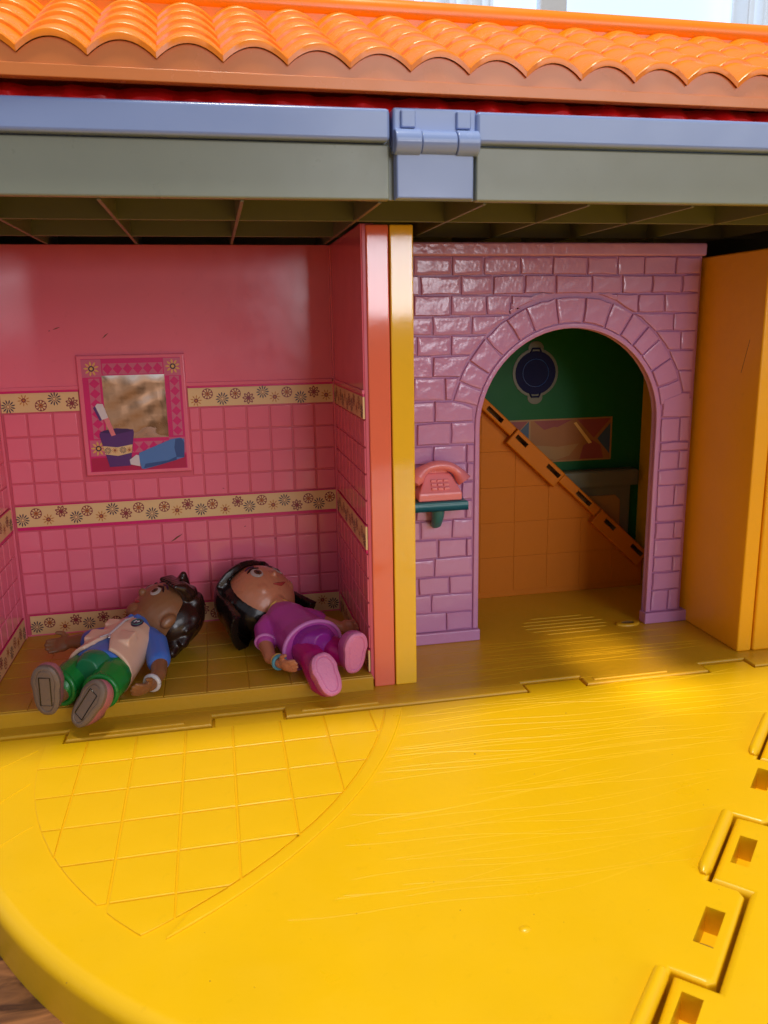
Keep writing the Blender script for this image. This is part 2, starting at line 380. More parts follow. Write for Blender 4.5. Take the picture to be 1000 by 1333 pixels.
# flower borders: printed cream strips
def disc(mb, P, cx, cz, r, lv, mt, n=12):
    mb.add([P(cx+r*math.cos(2*math.pi*i/n), cz+r*math.sin(2*math.pi*i/n), lv) for i in range(n)], [tuple(range(n))], mt)
def petals(mb, P, cx, cz, r0, r1, w, n, lv, mt, ph=0, tip=.5):
    for k in range(n):
        a = 2*math.pi*k/n+ph; ca, sa = math.cos(a), math.sin(a)
        mb.add([P(cx+ca*r+sa*o, cz+sa*r-ca*o, lv) for r, o in ((r0, w*.4), (r0, -w*.4), ((r0+r1)*.55, -w), (r1, -w*tip), (r1, w*tip), ((r0+r1)*.55, w))], [(0, 1, 2, 3, 4, 5)], mt)
def flower(mb, P, cx, cz, kind, lv, s=1.0, ph=0):
    if kind == 0:   petals(mb, P, cx, cz, .11*s, .31*s, .032*s, 12, lv, INK, ph); disc(mb, P, cx, cz, .09*s, lv, INKR); disc(mb, P, cx, cz, .065*s, lv-.004, CREAM)
    elif kind == 1: petals(mb, P, cx, cz, .10*s, .28*s, .028*s, 9, lv, INKO, ph, .2); disc(mb, P, cx, cz, .105*s, lv-.002, INKR); disc(mb, P, cx, cz, .05*s, lv-.005, INKO)
    elif kind == 2:
        disc(mb, P, cx, cz, .265*s, lv, INKR, 18); petals(mb, P, cx, cz, .10*s, .235*s, .045*s, 9, lv-.003, CREAM, ph); disc(mb, P, cx, cz, .085*s, lv-.004, INKO); disc(mb, P, cx, cz, .045*s, lv-.006, INKR)
    else:
        petals(mb, P, cx, cz, .06*s, .29*s, .07*s, 8, lv, INKR, ph, .4); petals(mb, P, cx, cz, .10*s, .22*s, .03*s, 8, lv-.003, CREAM, ph, .4); disc(mb, P, cx, cz, .06*s, lv-.004, INKR)
def border(name, parent, P, a0, a1, zb, zt, lv, seq, seed, top_line, bot_line):
    rd = random.Random(seed); mb = MB()
    def slabx(z0, z1, l0, l1, mt):
        mb.add([P(a0, z0, l0), P(a1, z0, l0), P(a1, z1, l0), P(a0, z1, l0), P(a0, z0, l1), P(a1, z0, l1), P(a1, z1, l1), P(a0, z1, l1)],
               [(0,1,2,3), (0,4,5,1), (1,5,6,2), (2,6,7,3), (3,7,4,0)], mt)
    slabx(zb, zt, lv, lv+.07, CREAM)
    if top_line: slabx(zt+.004, zt+top_line, lv+.01, lv+.07, MAG)
    if bot_line: slabx(zb-bot_line, zb-.004, lv+.01, lv+.07, MAG)
    n = max(1, int((a1-a0)/.56)); hz = (zt-zb)
    for k in range(n):
        u = a0+(a1-a0)*(k+.5)/n+rd.uniform(-.05, .05)
        z = (zb+zt)/2+(hz*.17)*(1 if k % 2 else -1)*rd.uniform(.5, 1.1)
        flower(mb, P, u, z, seq[k % len(seq)], lv-.006, .94, rd.uniform(0, 1))
    return mb.obj(name, parent, ang=20)
PY = lambda x, z, l: (x, l, z)
LV = BY-.085
border('flower_border', bw, PY, -12.5, -9.26, 10.97, 11.80, LV, (0, 1, 2, 0, 3, 1), 1, .16, 0)
border('flower_border', bw, PY, -4.53, 2.12, 10.97, 11.80, LV, (1, 2, 0, 2, 3, 0, 1, 2, 0, 3, 1, 2, 0), 2, .16, 0)
border('flower_border', bw, PY, -12.42, 2.14, 5.80, 6.74, LV, (0, 2, 1, 3, 0, 2, 1, 0, 3, 2, 0, 2, 1, 3), 3, .05, .15)
border('flower_border', bw, PY, -12.35, 2.14, .66, 1.56, LV, (0, 2, 1, 3, 0, 3, 2, 1), 4, .05, .04)
for x, z, l, a in ((-9.9, 14.55, .35, .3), (-7.9, 14.2, .38, .7), (-10.2, 14.45, .1, .1), (-5.5, 4.85, .7, .55), (-2.3, 5.2, .12, .3), (-3.2, 7.1, .1, -.4), (-.9, 4.5, .1, 1)):
    mb = MB(); dx, dz = l*math.cos(a)/2, l*math.sin(a)/2; hw = .02 if l < .5 else .03; y = BY-.0525 if z > 12 else BY-.0735
    mb.add([(x-dx, y, z-dz), (x-.2*dx+hw*math.sin(a), y, z-.2*dz-hw), (x+dx, y, z+dz), (x+.1*dx-hw*math.sin(a), y, z+.2*dz+hw)], [(0, 1, 2, 3)], BROWN if l > .3 else INKR); mb.obj('scuff_mark', bw)

# mirror board with printed frame
x0, x1, z0, z1 = BX; Wb, Hb = x1-x0, z1-z0
mb = MB(); plate(mb, rect(x0, x1, z0, z1), BY-.22, BY+.02, PINK, plane='y', bev=.08); board = mb.obj('mirror_board', H)
def U(u, v): return (x0+u*Wb, z1-v*Hb)
def poly(mb, uv, lv, mt): mb.add([(U(u, v)[0], lv, U(u, v)[1]) for u, v in uv], [tuple(range(len(uv)))], mt)
def prect(u0, u1, v0, v1): return [(u0, v1), (u1, v1), (u1, v0), (u0, v0)]
mb = MB(); l0 = BY-.224
poly(mb, prect(.045, .958, .03, .968), l0, MAG)
poly(mb, prect(.055, .95, .85, .965), l0-.002, CRIM)
for (a, b, c, d) in ((.045, .225, .035, .18), (.80, .958, .035, .18), (.06, .225, .70, .835), (.80, .955, .70, .835)): poly(mb, prect(a, b, c, d), l0-.002, ROSE)
def diamonds(u0, u1, v0, v1, n, horiz):
    poly(mb, prect(u0, u1, v0, v1), l0-.002, ROSE)
    for k in range(n):
        if horiz: cu, cv, ru, rv = u0+(u1-u0)*(k+.5)/n, (v0+v1)/2, (u1-u0)/n/2*.96, (v1-v0)/2
        else: cu, cv, ru, rv = (u0+u1)/2, v0+(v1-v0)*(k+.5)/n, (u1-u0)/2, (v1-v0)/n/2*.96
        poly(mb, [(cu-ru, cv), (cu, cv+rv), (cu+ru, cv), (cu, cv-rv)], l0-.004, MAG)
diamonds(.235, .79, .07, .16, 6, True); diamonds(.10, .20, .19, .69, 6, False); diamonds(.845, .935, .185, .685, 6, False); diamonds(.235, .79, .725, .815, 6, True)
for cu, cv in ((.135, .11), (.885, .105), (.135, .77)):
    cx, cz = U(cu, cv); petals(mb, PY, cx, cz, .1, .32, .045, 9, l0-.005, GOLD, .3, .3); disc(mb, PY, cx, cz, .13, l0-.007, INK, 14); disc(mb, PY, cx, cz, .07, l0-.009, GOLD, 10)
mb.obj('printed_frame', board)
mb = MB(); n = 14; vs = []; fs = []
for i in range(n+1):
    for j in range(n+1):
        u, v = .222+(.80-.222)*i/n, .168+(.695-.168)*j/n; q = U(u, v); e = 0 if i in (0, n) or j in (0, n) else 1
        vs.append((q[0], l0-.006-.014*e*(1+math.sin(i*.9+j*.5)*math.cos(j*.8-i*.3)), q[1]))
for i in range(n):
    for j in range(n): a = i*(n+1)+j; fs.append((a, a+1, a+n+2, a+n+1))
mb.add(vs, fs, FOIL); mb.obj('mirror_foil', board, ang=80)
mb = MB(); l1 = l0-.034
poly(mb, [(.155, .665), (.225, .93), (.42, .925), (.475, .645), (.47, .62), (.315, .605), (.165, .63)], l1, PURP)
poly(mb, [(.165, .635), (.31, .655), (.465, .63), (.42, .612), (.30, .608), (.2, .62)], l1-.003, PURD)
poly(mb, [(.158, .675), (.31, .70), (.47, .672), (.468, .64), (.31, .665), (.155, .645)], l1-.002, PURP)
poly(mb, [(.178, .75), (.195, .82), (.31, .838), (.44, .815), (.453, .745), (.31, .765)], l1-.004, CREAM)
for k, cu in enumerate((.22, .285, .36, .42)):
    cx, cz = U(cu, .79); flower(mb, PY, cx, cz, (0, 1, 0, 1)[k], l1-.007, .5)
mb.obj('printed_cup', board)
mb = MB()
poly(mb, [(.205, .52), (.265, .67), (.305, .66), (.25, .51)], l1-.008, PHONE); poly(mb, [(.14, .415), (.19, .53), (.25, .515), (.21, .40), (.16, .395)], l1-.010, WHT)
poly(mb, [(.12, .43), (.14, .415), (.19, .53), (.17, .54)], l1-.009, PURP); mb.obj('printed_toothbrush', board)
mb = MB()
poly(mb, [(.52, .955), (.55, .96), (.70, .93), (.93, .875), (.945, .72), (.90, .705), (.82, .715), (.51, .82), (.50, .85)], l1-.008, TUBE)
poly(mb, [(.54, .955), (.56, .915), (.78, .895), (.86, .865), (.86, .895), (.70, .93)], l1-.010, TUBD); poly(mb, [(.86, .87), (.845, .79), (.86, .715), (.92, .71), (.945, .75), (.935, .875)], l1-.011, TUBD)
poly(mb, [(.415, .875), (.42, .915), (.51, .935), (.505, .84), (.48, .835)], l1-.010, WHT); mb.obj('printed_tube', board)

# side walls of the bathroom
def side_wall(name, x, inward, ya, yb, label):
    mb = MB(); xo = x-inward*.45
    mb.box(min(x, xo), max(x, xo), ya, yb, SZ-.3, 18.04, PINKG)
    xi = x+inward*.05
    mb.box(min(x, xi), max(x, xi), ya, yb, 12.05, 18.04, PINK); xi = x+inward*.11
    mb.box(min(x, xi), max(x, xi), ya, yb, 11.9, 12.06, PINK)
    mb.box(min(x, xi), max(x, xi), yb-.35, yb-.02, .3, 18.02, PINK)
    o = mb.obj(name, H, bevel=.03, label=label)
    nn = 8; w_ = (yb-.4-ya)/nn; tmesh = {}
    for k in range(nn):
        for z1_, z0_ in ROWS:
            key = round(z1_-z0_, 2)
            if key not in tmesh:
                q = MB(); plate(q, rect(-w_/2+.04, w_/2-.04, -(z1_-z0_)/2+.035, (z1_-z0_)/2-.035), inward*.06, -inward*.01, PINK, plane='x', bev=.045); tmesh[key] = q.mesh('wall_tile')
            link_mesh('wall_tile', tmesh[key], o, (x, ya+w_*(k+.5), (z0_+z1_)/2))
    PX = lambda y, z, l: (x+inward*(.085-l), y, z) if inward > 0 else (x-(.085-l), y, z)
    for zb, zt, sd, tl, bl in ((10.97, 11.80, 5, .16, 0), (5.80, 6.74, 6, .05, .15), (.66, 1.56, 7, .05, .04)):
        border('flower_border', o, PX, ya+.02, yb-.4, zb, zt, 0, (0, 2, 1, 3, 0, 3, 2, 1), sd, tl, bl)
    return o
side_wall('bathroom_side_wall', 2.22, -1, 1.75, BY, 'pink tiled side wall beside the divider')
side_wall('bathroom_side_wall', -12.62, 1, 1.6, BY, 'pink tiled side wall at the left edge')

# ---- divider post: coral slab and yellow slab
mb = MB(); mb.box(2.36, 3.20, 1.66, 9.9, 0.0, 18.0, CORAL); mb.obj('coral_divider', H, bevel=.05)
mb = MB(); mb.box(3.24, 4.12, 1.63, 9.9, -.0, 18.0, POST); mb.obj('yellow_divider', H, bevel=.05)

# ---- kitchen arch wall with moulded bricks
AY = 5.69; CX, CZ, RI = 12.34, 9.9, 4.28
arc = [(CX+RI*math.cos(R(a)), CZ+RI*math.sin(R(a))) for a in range(0, 181, 6)]
mb = MB()
out = [(4.15, 0), (CX-RI, 0)] + [p for p in reversed(arc)] + [(CX+RI, 0), (18.48, 0), (18.48, 17.5), (4.15, 17.5)]
plate(mb, out, AY+.02, AY+.38, LILG, plane='y', bev=.04, back=True)
aw = mb.obj('arch_wall', H)
mb = MB(); mb.box(4.15, 8.12, AY-.22, AY+.4, 0, .55, LILAC); mb.obj('arch_base', aw, bevel=.06)
mb = MB(); mb.box(16.52, 18.78, AY-.22, AY+.4, 0, .55, LILAC); mb.obj('arch_base', aw, bevel=.06)
mb = MB(); mb.box(4.15, 18.56, AY-.22, AY+.6, 17.22, 17.78, LILAC); mb.obj('arch_top_ledge', aw, bevel=.1)
# smooth rim round the opening
mb = MB(); o1 = [(CX-RI-.26, .56), (CX-RI+.0, .56)] + list(reversed(arc)) + [(CX+RI, .56), (CX+RI+.24, .56)] + [(CX+(RI+.22)*math.cos(R(a)), CZ+(RI+.22)*math.sin(R(a))) for a in range(0, 181, 6)]
plate(mb, o1, AY-.07, AY+.05, LILAC, plane='y', bev=.05); mb.obj('arch_rim', aw)
bricks = []
def brick(pts):
    p = ccw(pts); n = len(p); q = []
    for i in range(n):                                  # resample and roughen the outline
        a, b = Vector(p[i]), Vector(p[(i+1)%n]); k = 2 if (b-a).length > .55 else 1
        for j in range(k): q.append(tuple(a+(b-a)*j/k+Vector((random.uniform(-.03, .03), random.uniform(-.028, .028)))))
    c = centroid(q); q = inset(q, .03); h = random.uniform(.09, .12)
    rings = [(q, -.01), (inset(q, .014), h*.75), (inset(q, .045), h)]
    inn = inset(q, .17); mbk = MB(); vs = []; m_ = len(q)
    for rr, hh in rings: vs += [(a, AY+.02-hh, b) for a, b in rr]
    vs += [(a, AY+.02-h-random.uniform(-.008, .010), b) for a, b in inn]; vs.append((c[0], AY+.02-h-random.uniform(-.010, .010), c[1]))
    fs = []
    for k in range(3):
        for i in range(m_): fs.append((k*m_+i, k*m_+(i+1)%m_, (k+1)*m_+(i+1)%m_, (k+1)*m_+i))
    for i in range(m_): fs.append((3*m_+i, 3*m_+(i+1)%m_, 4*m_))
    mbk.add(vs, fs, LILAC); mbk.obj('brick', aw, origin=(c[0], AY, c[1]), ang=40)
ZR = [17.21, 16.44, 15.64, 14.78, 13.97, 13.12, 12.19, 11.2, 10.24, 9.25, 8.4, 7.58, 6.74, 5.86, 4.97, 4.08, 3.2, 2.34, 1.47, .56]
RO = 5.68
TOPR = [[4.2, 5.12, 6.78, 8.18, 9.81, 11.3, 12.91, 14.33, 15.63, 17.15, 18.36], [4.2, 5.39, 7.17, 8.58, 10.02, 11.46, 13.14, 14.57, 16.03, 17.5, 18.38]]
for r_ in (0, 1):
    for a, b in zip(TOPR[r_][:-1], TOPR[r_][1:]): brick(rect(a, b, ZR[r_+1], ZR[r_]))
def ringx(z, side): return CX+side*math.sqrt(max(0, RO*RO-(z-CZ)**2))
LEFT = {2: [4.2, 5.11, 6.7, 8.32, 9.38], 3: [4.2, 5.92, 7.65], 4: [4.2, 5.22, 6.73], 5: [4.2, 5.91], 6: [4.2, 5.07, 6.46], 7: [4.2, 5.98]}
RIGHT = {2: [18.38, 16.69, 15.4], 3: [18.36, 17.18], 4: [18.34, 17.6], 5: [18.32], 6: [18.32], 7: [18.3]}
for side, D in ((-1, LEFT), (1, RIGHT)):
    for r_, xs in D.items():
        zb, zt = ZR[r_+1], ZR[r_]
        for a, b in zip(xs[:-1], xs[1:]): brick(rect(min(a, b), max(a, b), zb, zt))
        e = xs[-1]; pts = [(e, zt), (e, zb)]
        cv = []
        for k in range(4):
            z = zb+(zt-zb)*k/3; x = ringx(min(z, CZ+RO-.35), side)
            if r_ == 7 and z < CZ+RO*math.sin(R(13)): x = CX+side*(RI+.26)
            cv.append((x, z))
        pts += cv
        if min(abs(q[0]-e) for q in cv) > .12: brick(pts)
        elif max(abs(q[0]-e) for q in cv) > .4: brick([(e, zb), cv[0], cv[1], (e, cv[2][1])])
brick([(9.42, 15.62), (9.42, 14.88), (9.9, 15.12), (10.6, 15.4), (11.3, 15.6)]); brick([(15.36, 15.62), (13.5, 15.6), (14.3, 15.34), (14.9, 15.04), (15.36, 14.84)])
ANG = [167, 158, 148.5, 136, 123.7, 113.5, 98.8, 84.5, 71, 60, 50.3, 41.5, 30.7, 19.8, 9]
for a0, a1 in zip(ANG[:-1], ANG[1:]):
    n = 4; ro = RO-.03
    brick([(CX+r*math.cos(R(a)), CZ+r*math.sin(R(a))) for r, aa in ((RI+.23, [a1+(a0-a1)*k/2 for k in range(3)]), (ro, [a0+(a1-a0)*k/2 for k in range(3)])) for a in aa])
LOW = [[4.2, 5.18, 6.74, 7.84], [4.2, 5.93, 7.44, 7.82], [4.2, 5.94, 7.46, 7.8], [4.2, 5.6, 7.24, 7.79], [4.2, 5.12, 7.42, 7.79], [4.2, 5.34, 6.8, 7.79], [4.2, 6.12, 7.48, 7.78], [4.2, 5.96, 7.78], [4.2, 5.21, 6.67, 7.78], [4.2, 5.81, 7.78], [4.2, 6.53, 7.78], [4.2, 5.72, 7.78]]
for k, xs in enumerate(LOW):
    i = 8+k
    if i+1 < len(ZR):
        for a, b in zip(xs[:-1], xs[1:]): brick(rect(a, b, ZR[i+1], ZR[i]))
RZ = [10.93, 10.04, 8.91, 8.47, 7.59, 6.84, 5.83, 5.06, 4.2, 3.33, 2.54, 1.65, .57]
for k, (zt, zb) in enumerate(zip(RZ[:-1], RZ[1:])):
    if k in (1, 3, 5, 7, 9, 11) and zt-zb > .5:
        s_ = 17.75+.15*random.random()
        brick(rect(16.88, s_, zb, zt)); brick(rect(s_, 18.36, zb, zt))
    else: brick(rect(16.88, 18.36, zb, zt))

# ---- shelf under the telephone
mb = MB(); plate(mb, rect(4.75, 7.22, 4.55, 5.6), 6.93, 6.52, TEAL, bev=.1, back=True); sh = mb.obj('telephone_shelf', H)
mb = MB(); mb.tube([(5.95, 5.55, 5.72), (5.95, 5.2, 5.85), (5.95, 4.98, 6.2), (5.95, 4.92, 6.56)], [.2, .24, .27, .3], TEAL, 10); mb.obj('shelf_bracket', sh, ang=60)

# ---- right wall of the kitchen
mb = MB(); mb.box(18.7, 19.4, 1.35, 6.65, 0, 17.2, WOY); mb.obj('kitchen_side_wall', H, bevel=.08)
mb = MB(); mb.box(19.45, 24, 1.30, 1.9, 0, 17.2, WOY); mb.obj('front_corner_wall', H, bevel=.1)
mb = MB(); mb.box(19.5, 20.1, 6.7, 12.7, 0, 16.9, WOY); mb.obj('kitchen_inner_side_wall', H, bevel=.05)
mb = MB(); mb.add([(18.697, 2.6, 12.2), (18.697, 2.63, 12.2), (18.697, 2.2, 13.6), (18.697, 2.17, 13.6)], [(0, 1, 2, 3)], BROWN); mb.obj('scratch_mark', H)

# ---- kitchen back wall, counter and prints
GY = 12.15
mb = MB(); mb.box(3.9, 20.2, GY, GY+.5, 0, 17.6, KGRN); gw = mb.obj('kitchen_back_wall', H)
def oval(cx, cz, rx, rz, n=28, a0=0): return [(cx+rx*math.cos(2*math.pi*i/n), cz+rz*math.sin(2*math.pi*i/n)) for i in range(n)]
pcx, pcz = 13.25, 11.88
mb = MB(); plate(mb, oval(pcx, pcz, 1.27, 1.27), GY-.03, GY+.01, CTR, plane='y', bev=.01)
for s_ in (1, -1): plate(mb, oval(pcx, pcz+s_*1.28, .42, .36), GY-.028, GY+.01, CTR, plane='y', bev=.01)
pan = mb.obj('pan_sticker', gw)
mb = MB(); plate(mb, oval(pcx, pcz, 1.12, 1.13), GY-.05, GY-.02, NAVY, plane='y', bev=.01)
for s_ in (1, -1): mb.tube([(pcx-.3, GY-.05, pcz+s_*1.03), (pcx-.2, GY-.06, pcz+s_*1.25), (pcx+.2, GY-.06, pcz+s_*1.25), (pcx+.3, GY-.05, pcz+s_*1.03)], .05, NAVY, 6)
mb.obj('printed_pan', gw)
mb = MB(); mb.tube([(pcx+r*math.cos(a), GY-.055, pcz+r*math.sin(a)) for r in (.72,) for a in [2*math.pi*i/24 for i in range(25)]], .02, TUBD, 5, caps=False); mb.obj('printed_pan_ring', gw)
# food sticker
mb = MB(); fx0, fx1, fz0, fz1 = 10.6, 17.75, 7.08, 9.42; lf = GY-.02
mb.add([(fx0, lf, fz0), (fx1, lf, fz0), (fx1, lf, fz1), (fx0, lf, fz1)], [(0, 1, 2, 3)], CTRD)
def fp(pts, mt, d): mb.add([(a, lf-d, b) for a, b in pts], [tuple(range(len(pts)))], mt)
REDP = mat('brick_red_print', (0.24, 0.035, 0.025), .5, 0, 1, .06); BLUP = mat('slate_blue_print', (0.035, 0.065, 0.10), .5, 0, 1, .06); ORGP = mat('orange_print', (0.30, 0.10, 0.012), .5, 0, 1, .06)
fp([(10.7, 9.34), (10.7, 7.16), (12.9, 9.34)], REDP, .004); fp([(12.95, 9.34), (10.75, 7.16), (12.95, 7.16)], BLUP, .004)
fp([(13.05, 9.34), (13.05, 7.16), (17.65, 7.16), (17.65, 9.34)], ORGP, .004); fp([(13.2, 9.34), (14.0, 8.7), (15.4, 9.34)], REDP, .006); fp([(15.7, 9.34), (16.7, 8.3), (17.65, 9.34)], REDP, .006); fp([(17.65, 9.1), (16.9, 8.25), (17.65, 7.4)], BLUP, .006)
fp([(15.9, 7.18), (16.1, 7.9), (16.6, 8.2), (17.1, 7.9), (17.3, 7.18)], REDP, .006)
fp([(13.2, 8.1), (13.7, 7.4), (14.5, 7.18), (15.3, 7.4), (15.9, 8.1)], CTRD, .008); fp([(13.1, 8.05), (13.5, 8.75), (14.4, 9.0), (15.3, 8.75), (16.0, 8.05), (14.6, 7.9)], ORGP, .010)
fp([(15.5, 9.15), (15.65, 9.2), (16.6, 8.05), (16.4, 8.0)], GOLD, .010)
mb.obj('food_sticker', gw)
mb = MB(); plate(mb, rect(12.0, 19.0, GY-.85, GY), 6.62, 5.75, CTR, bev=.15); ct = mb.obj('kitchen_counter', H)
mb = MB(); mb.box(12.2, 18.7, GY-.6, GY, 0, 5.74, CTR); mb.obj('counter_body', ct, bevel=.05)
mb = MB(); plate(mb, [(14.5, 1.2), (18.1, 1.2), (18.1, 4.9), (17.8, 5.2), (14.5, 5.2)], GY-.68, GY-.58, CTRD, plane='y', bev=.06); mb.obj('oven_door', ct)

# ---- folded orange panel with the slanting hinge edge
PYY = 11.1; dn = Vector((.93, 1)).normalized(); dd = dn.x*9.87+dn.y*10.95; al = Vector((dn.y, -dn.x))
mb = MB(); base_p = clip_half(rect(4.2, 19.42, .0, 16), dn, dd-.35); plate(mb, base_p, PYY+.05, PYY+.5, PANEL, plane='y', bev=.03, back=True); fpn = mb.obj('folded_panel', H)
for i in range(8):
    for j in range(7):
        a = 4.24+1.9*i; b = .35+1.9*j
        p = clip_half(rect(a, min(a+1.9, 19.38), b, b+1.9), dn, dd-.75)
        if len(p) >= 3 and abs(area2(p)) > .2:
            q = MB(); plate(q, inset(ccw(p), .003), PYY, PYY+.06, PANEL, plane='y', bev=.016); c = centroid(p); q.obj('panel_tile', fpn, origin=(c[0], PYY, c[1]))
P0 = dn*dd
def dpt(s_, o): v = P0+al*s_+dn*o; return (v.x, v.y)
def s_of(x, z): return al.dot(Vector((x, z))-P0)
SL = [(10.7, 10.07, 1.1, 0), (12.04, 8.57, .8, 1), (13.8, 6.88, .95, 1), (15.54, 5.2, 1.1, 0), (16.95, 3.57, .8, 1), (18.58, 2.0, .9, 1)]
sa, sb = s_of(8.0, 12.7), s_of(19.5, 2.0)
segs = [(sa, s_of(11.7, 9.1), -.55, 0), (s_of(11.7, 9.1)+.03, s_of(14.4, 6.6), -.95, 1), (s_of(14.4, 6.6)+.03, s_of(16.5, 4.5), -.55, 0), (s_of(16.5, 4.5)+.03, sb, -.95, 1)]
for s0, s1, lo, k in segs:
    q = MB(); hs = []
    for x, z, ln, kk in SL:
        s_ = s_of(x, z)
        if s0 < s_ < s1:
            s_ = min(s_, s1-ln/2-.1)
            o_ = -.27 if not kk else -.33
            hs.append([dpt(s_-ln/2, o_-.12), dpt(s_+ln/2, o_-.12), dpt(s_+ln/2, o_+.12), dpt(s_-ln/2, o_+.12)])
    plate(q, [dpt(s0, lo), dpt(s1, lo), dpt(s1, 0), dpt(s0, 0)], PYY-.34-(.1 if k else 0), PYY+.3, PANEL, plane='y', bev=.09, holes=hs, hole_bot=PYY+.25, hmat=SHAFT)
    q.obj('hinge_knuckle', fpn)

# ---- outer shell behind the rooms
mb = MB(); mb.box(-13.6, 22.4, 12.95, 13.4, -1.5, 18.94, GRNSH); mb.box(-13.6, -13.15, 2, 12.94, -1.5, 18.94, GRNSH); mb.box(21.9, 22.4, 2.2, 12.94, -1.5, 18.94, GRNSH); mb.obj('outer_shell', H)

# ---- ceiling: front beam, ribs and plate
CZ0 = 18.05
mb = MB(); mb.box(-16, 24, -2.95, 12.9, 18.95, 19.3, GRNSH); ceil = mb.obj('ceiling_plate', H)
for a, b in ((-16, 2.19), (4.9, 24)):
    mb = MB(); mb.box(a, b, -3.34, -3.0, CZ0+.05, 19.66, GRN); mb.obj('front_beam', ceil, bevel=.06)
mb = MB(); mb.box(2.2, 4.89, -3.14, -3.0, CZ0+.08, 19.6, GRN); mb.obj('front_beam', ceil)
for x in (-13.7, -9.95, -6.25, -2.2, 1.95, 5.3, 8.8, 12.5, 16.2, 19.9):
    mb = MB(); mb.box(x-.06, x+.06, -2.99, 12.5, CZ0, 18.94, GRNSH); mb.obj('ceiling_rib', ceil, bevel=.02)
for y in (1.45, 6.6):
    mb = MB(); mb.box(-15.9, 23.9, y-.07, y+.07, CZ0+.01, 18.94, GRNSH); mb.obj('ceiling_rib', ceil, bevel=.02)
# ---- blue band above the beam
for a, b in ((-16, 2.17), (4.82, 24)):
    mb = MB(); mb.box(a, b, -3.62, -2.2, 19.70, 20.60, BLUE); mb.obj('blue_band', H, bevel=.12)
# ---- blue latch
mb = MB(); plate(mb, [(2.36, 18.12), (4.76, 18.12), (4.76, 19.5), (2.36, 19.5)], -3.55, -3.1, BLUE, plane='y', bev=.06, back=True); latch = mb.obj('latch', H)
mb = MB(); mb.box(2.28, 4.85, -3.50, -2.9, 19.4, 20.66, BLUE); mb.obj('latch_back_plate', latch, bevel=.08)
for a, b, r in ((2.30, 3.09, .36), (3.10, 4.18, .33), (4.19, 4.88, .36)):
    mb = MB(); mb.tube([(a, -3.52, 19.70), (b, -3.52, 19.70)], r, BLUE, 24); mb.obj('latch_knuckle', latch, bevel=.04)
for a in (2.5, 4.2):
    mb = MB(); mb.box(a, a+.45, -3.62, -3.4, 20.08, 20.58, BLUE); mb.obj('latch_lug', latch, bevel=.05)
# ---- red upper floor strip
mb = MB(); vs = []; fs = []; n = 160
for i in range(n+1):
    x = -16+31.5*i/n; y = -2.75+.12*math.sin(x*3.1)+.08*math.sin(x*7.7)
    vs += [(x, y, 20.5), (x, y-.1, 20.8+.05*math.sin(x*5)), (x, y+.3, 21.15)]
for i in range(n): q = 3*i; fs += [(q, q+3, q+4, q+1), (q+1, q+4, q+5, q+2)]
mb.add(vs, fs, RED); mb.obj('red_storey', H, ang=60)
mb = MB(); mb.box(15.5, 24, -2.9, -2.4, 20.5, 21.15, WOY); mb.obj('orange_storey_corner', H)
mb = MB(); mb.box(-16, 24, -2.2, 3.4, 20.4, 21.1, WOY); mb.obj('storey_core', H)

# ---- roof with barrel tiles
SL_, PT = .48, 1.79
mb = MB()
_sc = [(x_, 21.06) for x_ in (26, -17)]
for k in range(-5, 19):
    for i in range(8):
        u = -.5+i/8; _sc.append((-7.92+PT*(k+.5)+u*PT, 21.60+.43*(1-abs(2*u)**2)))
plate(mb, _sc, -3.56, -3.2, FASC, plane='y', bev=.005)
mb.add([(-17, -3.3, 21.75), (26, -3.3, 21.75), (26, 3.0, 21.75+6.3*SL_), (-17, 3.0, 21.75+6.3*SL_), (-17, 3.0, 21.2), (26, 3.0, 21.2), (26, -3.3, 21.6), (-17, -3.3, 21.6)], [(0, 1, 2, 3), (4, 5, 6, 7), (0, 7, 6, 1), (1, 6, 5, 2), (0, 3, 4, 7)], ROOF)
roof = mb.obj('roof', H, origin=(0, -3.3, 21.0))
mb = MB(); mb.box(-17, 26, -3.61, -3.565, 21.04, 21.36, FASC); mb.obj('fascia_strip', roof, bevel=.02)
def tile_mesh(front):
    q = MB(); n = 12; L_ = 1.62; th = .15; hgt = .43; vs = []
    def prof(u): return hgt*(1-abs(2*u)**2.0)
    for v, up in ((0, .10), (.05, .14), (.25, .12), (L_, -.02)):
        for i in range(n+1):
            u = -.5+i/n; vs.append((u*PT*.998, v, prof(u)+up+v*SL_))
    fs = []
    for k in range(3):
        for i in range(n): a = k*(n+1)+i; fs.append((a, a+1, a+n+2, a+n+1))
    b0 = len(vs)
    for i in range(n+1): u = -.5+i/n; vs.append((u*PT*.998, .02, prof(u)-(.06 if front else .04)))
    for i in range(n): fs.append((b0+i, b0+i+1, i+1, i))
    b1 = len(vs)
    for i in range(n+1): u = -.5+i/n; vs.append((u*PT*.998, L_, prof(u)-.14+L_*SL_))
    for i in range(n): fs.append((b1+i, b1+i+1, b0+i+1, b0+i))
    q.add(vs, fs, ROOF); return q.mesh('roof_tile', ang=50)
tf, tr = tile_mesh(True), tile_mesh(False)
for r_ in range(5):
    for c_ in range(-5, 20):
        x = -7.92+PT*(c_+.5); y = -3.66+1.42*r_
        link_mesh('roof_tile', tf if r_ == 0 else tr, roof, (x, y, 21.66+1.42*r_*SL_))
mb = MB(); mb.box(-17, 26, 2.75, 3.4, 23.6, 25.25, ROOF); mb.obj('ridge_riser', roof, bevel=.05)
mb = MB(); mb.tube([(-17, 3.05, 25.42), (26, 3.05, 25.42)], .42, ROOF, 20); mb.obj('ridge_bar', roof, ang=60)
roof.rotation_euler = (0, 0, R(1.0))

